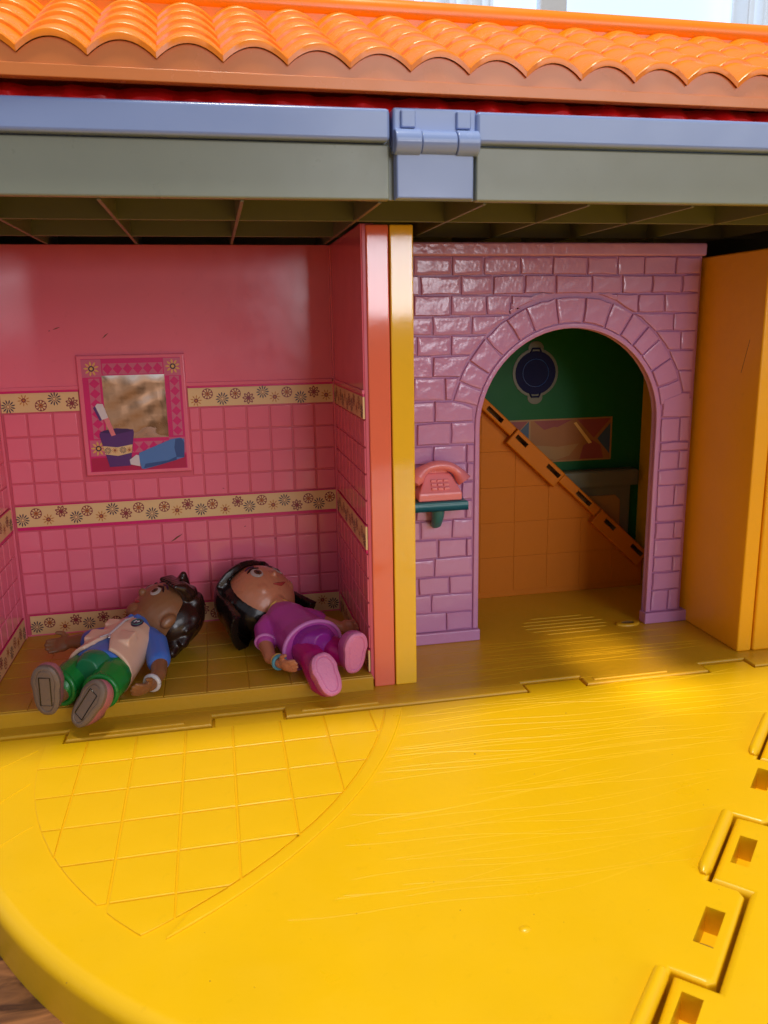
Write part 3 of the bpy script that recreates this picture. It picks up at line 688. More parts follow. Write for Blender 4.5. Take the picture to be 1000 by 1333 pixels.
# ---- fold-out deck with curved rim
DCX, DCY, DR = 7.07, 1.93, 19.93
def seam(s_, o): return ((20.62+o+s_)/2, (s_-20.62-o)/2)          # s = x+y, o = across the seam
TT = [(1.75, 7.1), (-8.45, -3.25)]; 
ptsD = []; bv = []
for k in range(61):
    a = 185.6+(291-185.6)*k/60; x, y = DCX+DR*math.cos(R(a)), DCY+DR*math.sin(R(a))
    if x-y < 20.4: ptsD.append((x, y)); bv.append(.42)
def hole(s_, o, ln=2.0, wd=.66): return [seam(s_-ln/2, o-wd/2), seam(s_+ln/2, o-wd/2), seam(s_+ln/2, o+wd/2), seam(s_-ln/2, o+wd/2)]
sline = [seam(-14.0, 0), seam(-13.5, 0), seam(-13.5, 1.3)] if False else [seam(-13.0, 0)]
for s0, s1 in sorted(TT): sline += [seam(s0, 0), seam(s0, 1.1), seam(s0+.25, 1.35), seam(s1-.25, 1.35), seam(s1, 1.1), seam(s1, 0)]
sline += [seam(12.3, 0), seam(14, .6), seam(20.5, .6)]
ptsD += sline; bv += [.12]*len(sline)
fl = [(20.6, -.14)]
for a, b in reversed(TABS): fl += [(b-.03, -.14), (b-.03, .58), (a+.03, .58), (a+.03, -.14)]
fl += [(-12.74, -.14)]
ptsD += fl; bv += [.06]*len(fl)
mb = MB(); plate(mb, ptsD, 0, -1.6, YEL, bevs=bv, holes=[hole(5.2, .55), hole(-5.8, .62)], hole_bot=-.75, hmat=YEL); deck = mb.obj('deck', H)
for s_ in (5.2, -5.8):
    mb = MB(); p = seam(s_+.2, .6); plate(mb, hole(s_-.5, .6, .95, .5), -.5, -.76, SHAFT, bev=.05); mb.obj('slot_catch', deck)
# raised rounded lips where the flap's tabs enter
for s0, s1 in ((-3.15, 1.65), (-13.0, -8.55), (7.2, 12.0)):
    mb = MB(); mb.tube([(*seam(s0+.1, -.2), .0), (*seam(s0+.4, -.2), .06), (*seam(s1-.4, -.2), .06), (*seam(s1-.1, -.2), .0)], [.1, .22, .22, .1], YEL, 12, flat=.8); mb.obj('seam_lip', deck, ang=60)
# neighbour flap
sf = [seam(-16, .12), seam(-13.1, .12)]
for s0, s1 in ((-13.0, -8.5), (-3.2, 1.7), (7.15, 12.2)):
    pass
ptsF = [seam(-18, 1.5), seam(-13.0, 1.5), seam(-13.0, .25), seam(-8.55, .1), seam(-8.5, 1.47), seam(-3.2, 1.47), seam(-3.15, .1), seam(1.65, .1), seam(1.7, 1.47), seam(7.15, 1.47), seam(7.2, .1), seam(12.1, .1), seam(12.2, 1.47), seam(20, 1.47), (38, 1), (40, -40), (6, -38)]
mb = MB(); plate(mb, ptsF, -.0, -1.6, YEL, bev=.2, holes=[hole(-.75, .85), hole(-10.2, .85), hole(9.6, .85)], hole_bot=-.75, hmat=YEL); flap = mb.obj('deck_flap', H)
for s_ in (-.75, -10.2):
    mb = MB(); p = seam(s_+.2, .85); plate(mb, hole(s_-.5, .85, .95, .5), -.5, -.76, SHAFT, bev=.05); mb.obj('slot_catch', flap)
# tiled lens-shaped rug moulded into the deck
cl = (4.117, -.776, 14.18); co = (-14.81, 4.965, 18.63); ci = (-13.74, 3.90, 16.64)
def circpoly(c, n=150): return [(c[0]+c[2]*math.cos(2*math.pi*i/n), c[1]+c[2]*math.sin(2*math.pi*i/n)) for i in range(n)]
def clip_circle(p, c, n=110):
    for k in range(n):
        a = 2*math.pi*k/n; nrm = (math.cos(a), math.sin(a)); d = nrm[0]*c[0]+nrm[1]*c[1]+c[2]*math.cos(math.pi/n)
        if all(nrm[0]*q[0]+nrm[1]*q[1] <= d for q in p): continue
        p = clip_half(p, nrm, d)
        if len(p) < 3: return []
    return p
gx = [-10.3, -8.58, -6.86, -5.13, -3.44, -1.70, -.06, 1.72, 3.2]; gy = [-.25, -1.95, -3.85, -5.7, -7.55, -9.4, -11.3]
for a, b in zip(gx[:-1], gx[1:]):
    for y1, y0 in zip(gy[:-1], gy[1:]):
        p = clip_circle(clip_circle(rect(a, b, y0, y1), cl), ci)
        if len(p) >= 3 and abs(area2(p)) > .1:
            p = ccw(p); q = [p[0]]
            for v in p[1:]:
                if (Vector(v)-Vector(q[-1])).length > .03: q.append(v)
            if (Vector(q[0])-Vector(q[-1])).length < .03: q.pop()
            if len(q) < 3: continue
            if area2(inset(q, .10)) < .25*area2(q) or abs(area2(q)) < .5: continue
            k = MB(); plate(k, inset(q, .032 if len(q) == 4 else .025), .05, -.01, YEL, bev=.035 if len(q) == 4 else .018); c = centroid(q); k.obj('deck_tile', deck, origin=(c[0], c[1], 0))
def arcpts(c, y0, y1, n=40, side=1):
    out = []
    for i in range(n+1):
        y = y0+(y1-y0)*i/n; out.append((c[0]+side*math.sqrt(max(0, c[2]**2-(y-c[1])**2)), y))
    return out
band = arcpts(ci, -.3, -10.1) + [(-5.35, -11.05)] + list(reversed(arcpts(co, -.3, -10.9)))
mb = MB(); plate(mb, inset(ccw(band), .035), .065, -.01, YEL, bev=.04); mb.obj('deck_border_band', deck)
# slanting path stones left of the rug
for k, (p, q2) in enumerate((((-11.27, -1.47), (-10.25, -.49)), ((-10.76, -3.68), (-10.06, -2.74)), ((-10.21, -6.06), (-9.49, -5.27)))):
    d = (Vector(q2)-Vector(p)).normalized(); a = Vector(p)-d*1.2; b = Vector(q2); nrm = Vector((-d.y, d.x))*.03
    mb = MB(); plate(mb, [tuple(a-nrm), tuple(b-nrm), tuple(b+nrm), tuple(a+nrm)], .025, -.01, YEL, bev=.02); mb.obj('deck_ridge', deck)
def dx(y):
    xo = co[0]+math.sqrt(max(0, co[2]**2-(y-co[1])**2)) if y > -11.2 else -4
    return (xo+.15, 20.3+y-.2 if y < -3 else 18)
g = grain(-.5, -11.5, dx, 42, 11, .001, YEL, wob=.42).obj('wood_grain_relief', deck, ang=20); g['kind'] = 'stuff'

rd = random.Random(21); mb = MB()
for x, y, r in [(4.7, -4.3, .035), (6.2, -6.0, .02), (9.0, -2.2, .025), (-2.2, -4.2, .02)] + [(rd.uniform(-8, 12), rd.uniform(-13, -1), rd.uniform(.008, .018)) for _ in range(40)]:
    mb.ell((x, y, .0), (r, r*.8, r*.6), BROWN, nu=6, nv=4)
g = mb.obj('dust_specks', deck); g['kind'] = 'stuff'
mb = MB(); mb.ell((3.3, -12.6, -.02), (.16, .13, .07), YEL); mb.obj('moulding_nub', deck, ang=80)
for o in (deck, flap): o.location.z -= .0007          # the deck lies a hair lower than the house floor
# ================================================================== TELEPHONE on the shelf
ph = empty('toy_telephone', (6.0, 5.05, 6.94), 'pink push-button toy telephone on the teal shelf of the arch wall', 'telephone')
mb = MB(); vs = []
prof = [(6.94, 4.68, .98), (7.28, 4.66, .98), (7.36, 4.72, .93), (7.9, 5.0, .66), (8.12, 5.12, .52)]
n = len(prof)
for z, yf, hw in prof: vs += [(6.0-hw, yf, z), (6.0+hw, yf, z), (6.0+hw*.97, 5.6, z), (6.0-hw*.97, 5.6, z)]
fs = [(4*i+j, 4*i+(j+1)%4, 4*i+4+(j+1)%4, 4*i+4+j) for i in range(n-1) for j in range(4)] + [(4*n-4, 4*n-3, 4*n-2, 4*n-1), (3, 2, 1, 0)]
mb.add(vs, fs, PHONE); mb.obj('telephone_base', ph, bevel=.07)
for i in range(3):
    for j in range(3):
        z = 7.44+.16*j; y = 4.72+(z-7.36)*(.28/.54); x = 6.02+(i-1)*.28
        q = MB(); q.box(x-.12, x+.12, y-.05, y+.06, z-.02, z+.10, PHONE); q.obj('button', ph, bevel=.025)
hs = []
for k in range(17):
    a = R(158-136*k/16); hs.append((6.0+1.06*math.cos(a), 4.98, 7.66+.82*math.sin(a)))
mb = MB(); mb.tube([(4.86, 4.9, 7.74)] + hs + [(7.14, 4.9, 7.74)], [.24, .34]+[.33, .29, .25, .22, .21]+[.21]*7+[.21, .22, .25, .29, .33]+[.34, .24], PHONE, 12, flat=1.25); mb.obj('handset', ph, ang=60)
mb = MB(); mb.box(5.55, 6.45, 5.15, 5.6, 8.05, 8.4, PHONE); mb.obj('handset_cradle', ph, bevel=.05)

# ================================================================== DOLLS
def bend(p):                     # trunk a little longer and propped up towards the head
    x, y, z = p
    if z > 2.2: d = z-2.2; z = 2.2+d*1.13; y = y-.045*d*d*.5-.09*d if d < 3 else y-.045*4.5-.27-.10*(d-3)
    return (x, y, z)
def remesh(mb, voxel, it=6, fac=.5):
    me = bpy.data.meshes.new('tmp'); me.from_pydata([bend(p) for p in mb.v], [], mb.f); me.update()
    bm = bmesh.new(); bm.from_mesh(me); bmesh.ops.recalc_face_normals(bm, faces=bm.faces); bm.to_mesh(me); bm.free()
    o = bpy.data.objects.new('tmp', me); COL.objects.link(o)
    r = o.modifiers.new('r', 'REMESH'); r.mode = 'VOXEL'; r.voxel_size = voxel; r.use_smooth_shade = True
    s_ = o.modifiers.new('s', 'SMOOTH'); s_.iterations = it; s_.factor = fac
    dg = bpy.context.evaluated_depsgraph_get(); dg.update()
    m2 = bpy.data.meshes.new_from_object(o.evaluated_get(dg)); bpy.data.objects.remove(o)
    m2.transform(Matrix.Scale(S, 4)); m2.materials.clear()
    return m2
def dollpart(name, mb, parent, mt, voxel=.06, it=6, label=None):
    me = remesh(mb, voxel, it); me.materials.append(mt)
    me.polygons.foreach_set('use_smooth', [True]*len(me.polygons)); me.name = name
    o = bpy.data.objects.new(name, me); COL.objects.link(o); o.parent = parent
    if label: o['label'] = label
    return o
def rawpart(name, mb, parent, ang=60):
    mb.v = [bend(p) for p in mb.v]
    me = mb.mesh(name, (0, 0, 0), ang); o = bpy.data.objects.new(name, me); COL.objects.link(o); o.parent = parent; return o
def chain(mb, pts, rad, n=14, flat=1.0):
    mb.tube(pts, rad, None, n, flat)
    for p, r in ((pts[0], rad[0]), (pts[-1], rad[-1])): mb.ell(p, (r, r, r), None, nu=14, nv=10)
def hand(mb, wrist, dirv, palm_n, thumb_side, sc=1.0, curl=.25):
    d = Vector(dirv).normalized(); nrm = Vector(palm_n); nrm = (nrm-d*nrm.dot(d)).normalized(); sd = d.cross(nrm)*thumb_side
    rot = Matrix((sd, nrm, d)).transposed(); w_ = Vector(wrist)
    mb.ell(w_+d*.30*sc, (.30*sc, .17*sc, .36*sc), None, rot)
    for k, (o, l) in enumerate(((.21, .36), (.075, .42), (-.065, .39), (-.20, .29))):
        a = w_+d*.52*sc+sd*o*sc; b = a+(d+sd*o*.5+nrm*curl).normalized()*l*.55*sc; c = b+(d+nrm*(curl*2.6)).normalized()*l*.5*sc
        chain(mb, [a-d*.15*sc, a, b, c], [.085*sc, .088*sc, .082*sc, .07*sc], 8)
    a = w_+d*.16*sc+sd*.22*sc; b = a+(d*.7+sd*.9).normalized()*.26*sc; c = b+(d+sd*.2+nrm*.3).normalized()*.22*sc
    chain(mb, [a-sd*.1, a, b, c], [.11*sc, .105*sc, .095*sc, .08*sc], 8)
def loft(mb, rings, n=28):       # rings: (z, rx, ry, cx, cy)
    vs = []; fs = []
    for z, rx, ry, cx, cy in rings:
        for i in range(n):
            t = 2*math.pi*i/n; c, s_ = math.cos(t), math.sin(t); e = .82
            vs.append((cx+rx*math.copysign(abs(c)**e, c), cy+ry*math.copysign(abs(s_)**e, s_), z))
    for k in range(len(rings)-1):
        for i in range(n): fs.append((k*n+i, k*n+(i+1)%n, (k+1)*n+(i+1)%n, (k+1)*n+i))
    fs.append(tuple(range(n-1, -1, -1))); fs.append(tuple(range((len(rings)-1)*n, len(rings)*n)))
    mb.add(vs, fs, None)
def foot(parent, name, ankle, sole_rot, upper_mat, sole_mat, L_=1.75, Wd=1.0):
    """shoe built in its own frame (sole in the local xy plane, toe towards -y, leg up z), then turned and set at the ankle"""
    M = Matrix.Translation(Vector(ankle)) @ sole_rot.to_4x4()
    q = MB(); out = []
    for i in range(28):
        t = 2*math.pi*i/28; c, s_ = math.cos(t), math.sin(t)
        wv = Wd/2*(1.0 if s_ < 0 else .88); out.append((wv*math.copysign(abs(c)**.8, c), -L_*.24+L_/2*math.copysign(abs(s_)**.85, s_)))
    rings = [(1.0, .16), (1.0, .34), (.95, .55), (.80, .78), (.55, .95)]
    vs = []; fs = []
    for f, z in rings:
        for a, b in out: vs.append(tuple(M @ Vector((a*f, -L_*.24+(b+L_*.24)*f+ (1-f)*.35, z))))
    n = len(out)
    for k in range(len(rings)-1):
        for i in range(n): fs.append((k*n+i, k*n+(i+1)%n, (k+1)*n+(i+1)%n, (k+1)*n+i))
    fs += [tuple(range(n-1, -1, -1)), tuple(range((len(rings)-1)*n, len(rings)*n))]
    q.add(vs, fs, None); sh_ = dollpart(name, q, parent, upper_mat, .05, 4)
    q = MB(); ol = ccw(out); i1 = inset(ol, .07); i2 = inset(ol, .14); i3 = inset(ol, .17)
    ringz = [([(a*1.03, b) for a, b in ol], .20), ([(a*1.03, b) for a, b in ol], .06), (i1, 0), (i2, 0), (i3, .04), (inset(ol, .22), .0)]
    vs = [tuple(M @ Vector((a, b, z))) for rr, z in ringz for a, b in rr]; fs = []
    for k in range(len(ringz)-1):
        for i in range(n): fs.append((k*n+i, (k+1)*n+i, (k+1)*n+(i+1)%n, k*n+(i+1)%n))
    fs.append(tuple(range((len(ringz)-1)*n+n-1, (len(ringz)-1)*n-1, -1)))
    q.add(vs, fs, sole_mat); o = rawpart('sole', q, sh_, 50)
    return M, sh_
def head_frame(c, yaw, pitch, roll): return Matrix.Translation(Vector(c)) @ Matrix.Rotation(R(yaw), 4, 'Z') @ Matrix.Rotation(R(roll), 4, 'Y') @ Matrix.Rotation(R(pitch), 4, 'X')
def on_head(rad, ax, az, k=1.0):    # point on the face: ax sideways angle, az upward angle
    d = Vector((math.sin(R(ax))*math.cos(R(az)), -math.cos(R(ax))*math.cos(R(az)), math.sin(R(az))))
    return Vector((d.x*rad[0], d.y*rad[1], d.z*rad[2]))*k, Vector((d.x/rad[0], d.y/rad[1], d.z/rad[2])).normalized()
EYEW = mat('eye_white', (0.42, 0.36, 0.33), .15, 0, 1, 0); IRIS = mat('brown_iris', (0.09, 0.03, 0.012), .12, 0, 1, 0); BLACK = mat('black_paint', (0.008, 0.006, 0.006), .2, 0, 1, 0)
LIP = mat('lip_red', (0.36, 0.04, 0.035), .25, 0, 1, 0.05)
def lens(mb, M, p, nrm, rx, rz, th, mt, spin=0):
    up = Vector((0, 0, 1)); sx = up.cross(nrm).normalized(); uz = nrm.cross(sx)
    rot = Matrix((sx, -nrm, uz)).transposed() @ Matrix.Rotation(R(spin), 3, 'Y')
    mb.ell(M @ p, (rx, th, rz), mt, M.to_3x3() @ rot, 18, 8)
def face(parent, M, rad, eye=.30, brow=INK):
    for s_ in (-1, 1):
        p, nr = on_head(rad, s_*24, 4); q = MB(); lens(q, M, p*.992, nr, eye, eye*1.12, .05, EYEW); e = rawpart('eye', q, parent)
        q = MB(); p2, n2 = on_head(rad, s_*22, 3.5); lens(q, M, p2*1.012, n2, eye*.62, eye*.74, .045, IRIS); rawpart('iris', q, e)
        q = MB(); lens(q, M, p2*1.028, n2, eye*.34, eye*.42, .035, BLACK); rawpart('pupil', q, e)
        q = MB(); pts = [M @ (on_head(rad, s_*24+a, 4+15-abs(a)*.45)[0]*1.012) for a in (-12, -8, -4, 0, 4, 8, 12)]; q.tube(pts, [.02, .04, .05, .05, .05, .04, .02], BLACK, 6); rawpart('eyelash', q, e)
        q = MB(); pts = [M @ (on_head(rad, s_*24+a, 27-abs(a)*.35)[0]*1.008) for a in (-10, -5, 0, 5, 10)]; q.tube(pts, [.02, .045, .05, .045, .02], brow, 6); rawpart('eyebrow', q, parent)
    q = MB(); pts = [M @ (on_head(rad, a, -33+abs(a)*.28)[0]*1.012) for a in (-15, -10, -5, 0, 5, 10, 15)]; q.tube(pts, [.02, .05, .075, .085, .075, .05, .02], LIP, 8); rawpart('mouth', q, parent)

def doll_girl():
    SKIN = mat('tan_doll_skin', (0.52, 0.19, 0.10), .28, .05, 200, .05); HAIR = mat('black_doll_hair', (0.012, 0.007, 0.006), .25, .25, 160, .1)
    TOP = mat('violet_doll_shirt', (0.46, 0.055, 0.33), .32, .08, 200, .06); TRIM = mat('lilac_doll_trim', (0.60, 0.18, 0.48), .32, .05, 200, .05)
    PANT = mat('magenta_doll_trousers', (0.44, 0.007, 0.15), .3, .05, 200, .06); PELV = mat('purple_doll_shorts', (0.28, 0.02, 0.27), .25, .05, 200, .05)
    SHOE = mat('pink_doll_shoe', (0.55, 0.10, 0.33), .35, .1, 300, .05); SOLE = mat('pale_pink_sole', (0.66, 0.20, 0.40), .45, .3, 700, .05)
    D = empty('doll', (1.0, .62, 1.45), 'doll with black bobbed hair, purple top and pink shoes lying next to the divider', 'doll', 'dolls lying on the bathroom floor', (R(-90), 0, R(22)))
    hc = (-.12, -.22, 6.75); rad = (1.66, 1.46, 1.46); M = head_frame(hc, 12, 12, -18)
    b = MB(); b.ell(hc, rad, None, M.to_3x3(), 32, 22)
    p, _ = on_head(rad, 0, -12); b.ell(M @ (p*1.02), (.13, .16, .11), None)
    for s_ in (-1, 1): p, _ = on_head(rad, s_*38, -26); b.ell(M @ (p*.80), (.42, .36, .36), None)
    chain(b, [(0, -.2, 4.6), (0, -.35, 5.2), (-.02, -.6, 5.9)], [.5, .42, .45])
    chain(b, [(0, 0, 3.2), (0, 0, 4.7)], [.6, .6])
    Rw, Lw = (-1.62, .25, 2.35), (2.05, .1, 3.55)
    chain(b, [(-.8, 0, 4.75), (-1.15, .05, 4.5), (-1.5, .25, 3.75), (-1.72, .32, 3.0), Rw], [.36, .36, .31, .27, .22]); hand(b, Rw, (.12, -.1, -1), (.9, -.3, 0), 1, 1.0, .3)
    chain(b, [(.8, 0, 4.75), (1.15, .05, 4.6), (1.6, .1, 4.2), Lw], [.36, .36, .29, .22]); hand(b, Lw, (.55, -.35, -.8), (-.5, -.2, -.5), 1, 1.0, .4)
    dollpart('body', b, D, SKIN, .045, 5)
    face(D, M, rad, .27)
    # bobbed hair: a shell open at the face
    h = MB(); nu, nv = 56, 30; vs = []; fs = []; keep = {}
    for j in range(nv+1):
        for i in range(nu):
            th = 2*math.pi*i/nu; t = j/nv
            if t < .5: ph_ = math.pi*t; r_, z = math.sin(ph_), math.cos(ph_)*1.0
            else: r_, z = 1+.20*(t-.5)*2, -(t-.5)*2*.98
            x, y = math.cos(th)*r_, math.sin(th)*r_
            front = y < -.18 and z < .62-.10*abs(x)
            keep[(j, i)] = not front
            vs.append(M @ Vector((x*2.26, y*1.80+.06, z*(1.78 if z > 0 else 1.12))))
    for j in range(nv):
        for i in range(nu):
            if all(keep[k] for k in ((j, i), (j, (i+1)%nu), (j+1, i), (j+1, (i+1)%nu))): fs.append((j*nu+i, (j+1)*nu+i, (j+1)*nu+(i+1)%nu, j*nu+(i+1)%nu))
    me = bpy.data.meshes.new('t'); me.from_pydata([tuple(v) for v in vs], [], fs); bm = bmesh.new(); bm.from_mesh(me)
    bmesh.ops.remove_doubles(bm, verts=bm.verts, dist=1e-4); bmesh.ops.delete(bm, geom=[v for v in bm.verts if not v.link_faces], context='VERTS')
    bmesh.ops.recalc_face_normals(bm, faces=bm.faces); bm.verts.ensure_lookup_table()
    cen = Vector(hc); dup = bmesh.ops.duplicate(bm, geom=bm.faces[:]+bm.verts[:]+bm.edges[:])
    vmap = dup['vert_map']; orig = [v for v in bm.verts if v in vmap]
    newf = [f for f in dup['geom'] if isinstance(f, bmesh.types.BMFace)]; nv_ = set(v for f in newf for v in f.verts)
    for v in nv_:
        q = M.inverted() @ v.co; q2 = Vector((q.x*.84, q.y*.84, q.z*.84 if q.z > 0 else q.z)); v.co = M @ q2
    bedges = [e for e in bm.edges if len(e.link_faces) == 1]; bmesh.ops.bridge_loops(bm, edges=bedges)
    bm.to_mesh(me); bm.free()
    h.v = [tuple(v.co) for v in me.vertices]; h.f = [list(p_.vertices) for p_ in me.polygons]; h.m = [0]*len(h.f)
    h.ell(M @ Vector((0, .36, .08)), (1.88, 1.40, 1.64), None, M.to_3x3(), 28, 18)
    dollpart('hair', h, D, HAIR, .055, 5)
    # clothing
    s_ = MB(); loft(s_, [(2.55, 1.30, 1.02, 0, 0), (2.62, 1.34, 1.05, 0, 0), (3.2, 1.16, .95, 0, 0), (4.0, 1.02, .86, 0, -.02), (4.6, .98, .80, 0, -.05), (5.0, .8, .66, 0, -.1), (5.18, .56, .50, 0, -.2)])
    chain(s_, [(-.75, 0, 4.78), (-1.15, .05, 4.52), (-1.38, .18, 4.0)], [.45, .44, .43]); chain(s_, [(.75, 0, 4.78), (1.15, .05, 4.62), (1.42, .08, 4.38)], [.45, .44, .42])
    sh_ = dollpart('shirt', s_, D, TOP, .05, 5)
    q = MB(); q.tube([(1.33*math.cos(a), 1.05*math.sin(a), 2.58) for a in [2*math.pi*i/40 for i in range(41)]], .085, TRIM, 8, caps=False); rawpart('hem_trim', q, sh_)
    q = MB(); d_ = Vector((-.23, .13, -.52)).normalized(); a_ = d_.orthogonal().normalized(); b_ = d_.cross(a_)
    q.tube([Vector((-1.42, .2, 3.92))+(a_*math.cos(t)+b_*math.sin(t))*.42 for t in [2*math.pi*i/24 for i in range(25)]], .06, TRIM, 6, caps=False); rawpart('cuff_trim', q, sh_)
    q = MB(); q.tube([(.58*math.cos(a), -.2+.52*math.sin(a), 5.14-.06*math.sin(a)) for a in [2*math.pi*i/36 for i in range(37)]], .05, GOLD, 6, caps=False); rawpart('necklace', q, D)
    q = MB(); loft(q, [(1.75, .45, .75, 0, -.1), (2.1, .85, .88, 0, -.05), (2.7, 1.02, .90, 0, 0), (3.0, 1.0, .85, 0, 0)]); dollpart('shorts', q, D, PELV, .05, 5)
    for sx, an, rot in ((-1, (-.74, .42, -.22), Matrix.Rotation(R(-8), 3, 'Z') @ Matrix.Rotation(R(-30), 3, 'X')), (1, (.66, .12, .32), Matrix.Rotation(R(6), 3, 'Z') @ Matrix.Rotation(R(4), 3, 'X'))):
        A = Vector(an); q = MB(); k = rot @ Vector((0, 0, .7)); chain(q, [(sx*.5, .0, 2.3), (sx*.58, .05, 1.6), tuple(A+k+Vector((0, 0, .25))), tuple(A+k*.95)], [.56, .55, .50, .42]); dollpart('trouser_leg', q, D, PANT, .05, 5)
        foot(D, 'shoe', an, rot, SHOE, SOLE, 1.72, 1.06)
    BR = mat('blue_bracelet', (0.10, 0.32, 0.42), .3, 0, 1, .1)
    q = MB(); q.tube([(Rw[0]-.02+.27*math.cos(a), Rw[1]+.27*math.sin(a), Rw[2]+.08) for a in [2*math.pi*i/20 for i in range(21)]], .07, BR, 6, caps=False); q.tube([(Rw[0]-.02+.27*math.cos(a), Rw[1]+.27*math.sin(a), Rw[2]+.22) for a in [2*math.pi*i/20 for i in range(21)]], .04, GOLD, 6, caps=False); rawpart('bracelet', q, D)
    return D
def doll_boy():
    SKIN = mat('brown_doll_skin', (0.25, 0.105, 0.045), .3, .05, 200, .05); HAIR = mat('dark_brown_doll_hair', (0.024, 0.009, 0.006), .22, .15, 120, .1)
    VEST = mat('beige_doll_vest', (0.80, 0.50, 0.36), .38, .08, 200, .05); SHIRT = mat('blue_doll_shirt', (0.06, 0.16, 0.55), .3, .05, 200, .06)
    PANT = mat('green_doll_shorts', (0.010, 0.22, 0.035), .26, .05, 200, .06); PELV = mat('deep_green_doll_shorts', (0.015, 0.18, 0.07), .26, .05, 200, .05)
    SHOE = mat('mauve_doll_boot', (0.42, 0.14, 0.17), .35, .05, 200, .08); SOLE = mat('taupe_sole', (0.17, 0.115, 0.09), .5, .2, 500, .08); BAND = mat('white_wristband', (0.62, 0.58, 0.60), .3, 0, 1, .03)
    D = empty('doll', (-9.3, .18, 1.45), 'doll with wavy brown hair, beige vest and green shorts lying by the left wall', 'doll', 'dolls lying on the bathroom floor', (R(-90), 0, R(-22)))
    hc = (.62, -.22, 6.4); rad = (1.34, 1.34, 1.30); M = head_frame(hc, -16, 8, 46)
    b = MB(); b.ell(hc, rad, None, M.to_3x3(), 32, 22)
    p, _ = on_head(rad, 0, -14); b.ell(M @ (p*1.03), (.17, .2, .15), None)
    p, _ = on_head(rad, 0, -48); b.ell(M @ (p*.86), (.5, .4, .36), None)
    for s__ in (-1, 1):
        p, _ = on_head(rad, s__*88, -6); b.ell(M @ (p*1.03), (.16, .26, .34), None, M.to_3x3())
    chain(b, [(0, -.2, 4.6), (.05, -.35, 5.2), (.2, -.6, 5.8)], [.5, .42, .45]); chain(b, [(0, 0, 3.2), (0, 0, 4.7)], [.6, .6])
    Rw, Lw = (-2.55, .1, 4.45), (2.15, .35, 2.35)
    chain(b, [(-.8, 0, 4.75), (-1.2, .05, 4.7), (-1.85, .1, 4.6), Rw], [.38, .38, .34, .25]); hand(b, Rw, (-.92, .1, -.38), (.1, -.5, -.5), 1, 1.05, .2)
    chain(b, [(.8, 0, 4.75), (1.25, .05, 4.5), (1.85, .25, 3.6), (2.12, .32, 3.0), Lw], [.38, .38, .34, .30, .24]); hand(b, Lw, (-.15, -.1, -1), (-.7, -.5, 0), -1, 1.05, .35)
    feet = ((-1, (-.72, .15, -.05), Matrix.Rotation(R(3), 3, 'Z') @ Matrix.Rotation(R(2), 3, 'X') @ Matrix.Rotation(R(-10), 3, 'Y')),
            (1, (.52, .52, .02), Matrix.Rotation(R(14), 3, 'Y') @ Matrix.Rotation(R(-18), 3, 'X') @ Matrix.Rotation(R(30), 3, 'Z')))
    for sx, an, rot in feet:
        A = Vector(an); k = rot @ Vector((0, .1, .8)); chain(b, [(sx*.5, .05, 2.2), (sx*.62, .1, 1.5), tuple(A+k), tuple(A+k*.8)], [.4, .4, .38, .36])
    chain(b, [(-.5, .05, 2.2), (0, 0, 2.6), (0, 0, 3.3)], [.4, .5, .6]); chain(b, [(.5, .05, 2.2), (0, 0, 2.6)], [.4, .5])
    dollpart('body', b, D, SKIN, .045, 5)
    face(D, M, rad, .21)
    # wavy hair: overlapping locks over top, back and sides
    h = MB(); rd = random.Random(5)
    h.ell(M @ Vector((0, .42, .30)), (1.42, 1.22, 1.34), None, M.to_3x3(), 30, 20)
    for k in range(46):
        ax = rd.uniform(60, 300); az = rd.uniform(-48, 75)
        p, nr = on_head((1.48, 1.44, 1.5), ax, az)
        if p.y < .15 and p.z < .8: continue
        h.ell(M @ (p*.96), (.36, .36, .36), None, nu=12, nv=8)
        chain(h, [M @ p, M @ (p*1.07+Vector((rd.uniform(-.25, .25), .1, -.35))), M @ (p*1.06+Vector((rd.uniform(-.3, .3), .12, -.6)))], [.30, .28, .17], 8)
    for k in range(7):
        x = -1.1+.36*k; chain(h, [M @ Vector((x*.9, -.45, 1.12)), M @ Vector((x*.98+.1, -.86, 1.02)), M @ Vector((x+.22, -1.12, .74))], [.32, .27, .12], 8)
    chain(h, [M @ Vector((.0, -.6, 1.25)), M @ Vector((.15, -.9, 1.34)), M @ Vector((.32, -1.1, 1.42))], [.32, .27, .16], 8)
    dollpart('hair', h, D, HAIR, .055, 9)
    # clothing
    s_ = MB(); loft(s_, [(2.3, 1.05, .98, 0, 0), (3.2, 1.05, .94, 0, 0), (4.3, 1.02, .82, 0, -.03), (4.9, .85, .70, 0, -.1), (5.25, .55, .52, .05, -.25)])
    chain(s_, [(-.75, 0, 4.78), (-1.2, .05, 4.7), (-1.75, .1, 4.6)], [.47, .46, .44]); chain(s_, [(.75, 0, 4.78), (1.25, .05, 4.5), (1.75, .22, 3.75)], [.47, .47, .47])
    sh_ = dollpart('shirt', s_, D, SHIRT, .05, 5)
    # vest: two fronts and a back, open in the middle below the zip
    v = MB(); n = 40; vs = []; fs = []
    rings = [(2.35, 1.38, 1.16), (2.65, 1.34, 1.13), (2.95, 1.30, 1.11), (3.25, 1.25, 1.08), (3.6, 1.20, 1.05), (4.3, 1.14, .99), (4.85, .98, .84), (5.15, .70, .66)]
    for z, rx, ry in rings:
        gap = max(.02, .50-(z-2.35)*.50)
        for i in range(n+1):
            t = -math.pi/2+gap/1.2+(2*math.pi-2*gap/1.2)*i/n; vs.append((rx*math.cos(t), ry*math.sin(t)-.02, z))
        for i in range(n+1):
            t = -math.pi/2+gap/1.2+(2*math.pi-2*gap/1.2)*i/n; vs.append(((rx-.17)*math.cos(t), (ry-.17)*math.sin(t)-.02, z))
    w2 = 2*(n+1)
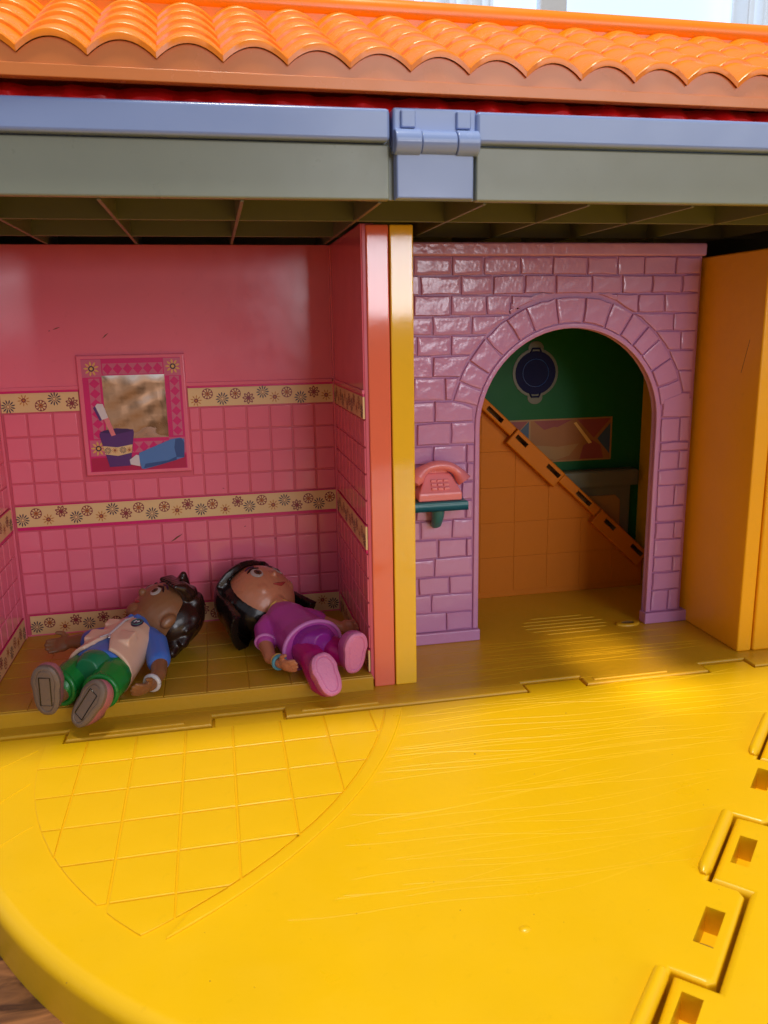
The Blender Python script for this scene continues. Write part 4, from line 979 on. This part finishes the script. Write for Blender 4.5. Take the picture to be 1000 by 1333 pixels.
    for k in range(len(rings)-1):
        for i in range(n):
            a = k*w2+i; fs += [(a, a+1, a+w2+1, a+w2), (a+n+1, a+w2+n+1, a+w2+n+2, a+n+2)]
        a = k*w2; fs += [(a, a+w2, a+w2+n+1, a+n+1), (a+n, a+2*n+1, a+w2+2*n+1, a+w2+n)]
    for i in range(n): fs.append((i, i+n+1, i+n+2, i+1)); e = (len(rings)-1)*w2+i; fs.append((e, e+1, e+n+2, e+n+1))
    v.add(vs, fs, None)
    for px, pz, ex in ((-.66, 3.35, .30), (.66, 3.35, .30), (-.52, 4.35, .24)):
        v.box(px-ex, px+ex, -1.05 if pz < 4 else -.99, -.7, pz-(.34 if pz < 4 else .2), pz+(.34 if pz < 4 else .2), None)
    ve = dollpart('vest', v, D, VEST, .05, 4)
    q = MB(); q.tube([(.02, -.78, 5.0), (.02, -1.02, 4.4), (.0, -1.08, 3.3)], [.06, .07, .06], BAND, 6, flat=.6); q.tube([(.0, -1.08, 3.3), (-.2, -1.14, 2.95)], [.05, .04], BAND, 6, flat=.6); q.tube([(.0, -1.08, 3.3), (.2, -1.14, 2.95)], [.05, .04], BAND, 6, flat=.6); rawpart('zip', q, ve)
    q = MB(); q.ell((.56, -.94, 4.38), (.27, .06, .25), INK, nu=20); rawpart('badge', q, ve)
    q = MB(); q.tube([(.56+.21*math.cos(a), -.995, 4.38+.19*math.sin(a)) for a in [2*math.pi*i/24 for i in range(25)]], .022, mat('badge_teal', (.05, .16, .16), .3, 0, 1, 0), 5, caps=False); q.tube([(.46, -1.0, 4.32), (.52, -1.01, 4.43), (.60, -1.01, 4.36), (.66, -1.0, 4.42)], .025, BAND, 5); rawpart('badge_emblem', q, ve)
    q = MB(); chain(q, [(-.5, -.3, 5.15), (-.12, -.72, 5.08)], [.2, .14]); chain(q, [(.5, -.3, 5.2), (.15, -.72, 5.1)], [.2, .14]); dollpart('collar', q, D, SHIRT, .05, 3)
    q = MB(); loft(q, [(1.55, .50, .80, 0, -.12), (1.9, .62, .98, 0, -.08), (2.2, .72, 1.0, 0, -.05), (2.36, .75, .96, 0, -.02)]); dollpart('shorts_front', q, D, PELV, .05, 5)
    for sx in (-1, 1):
        A = Vector(feet[0][1] if sx < 0 else feet[1][1])
        q = MB(); chain(q, [(sx*.62, 0, 2.4), (sx*.74, .02, 1.9), (sx*.80, .06, 1.42)], [.72, .74, .68]); lg = dollpart('shorts_leg', q, D, PANT, .05, 5)
        c_ = Vector((sx*.82, .08, 1.05)); q = MB(); q.tube([c_+Vector((.60*math.cos(a), .60*math.sin(a), .06*sx*math.cos(a))) for a in [2*math.pi*i/28 for i in range(29)]], .11, PANT, 8, caps=False); rawpart('shorts_cuff', q, lg)
    for sx, an, rot in feet:
        Mf, shoe = foot(D, 'boot', an, rot, SHOE, SOLE, 1.95, 1.06)
        q = MB(); rc = [(-.2, -1.0), (.2, -1.0), (.2, .1), (-.2, .1)]
        q.tube([tuple(Mf @ Vector((a, b_, -.004))) for a, b_ in rc+rc[:1]], .022, BLACK, 5, caps=False); rawpart('tread_line', q, shoe)
    q = MB(); q.tube([(Lw[0]-.02+.29*math.cos(a), Lw[1]+.29*math.sin(a), Lw[2]+.12) for a in [2*math.pi*i/22 for i in range(23)]], .085, BAND, 8, caps=False); rawpart('wristband', q, D)
    return D
doll_girl(); doll_boy()
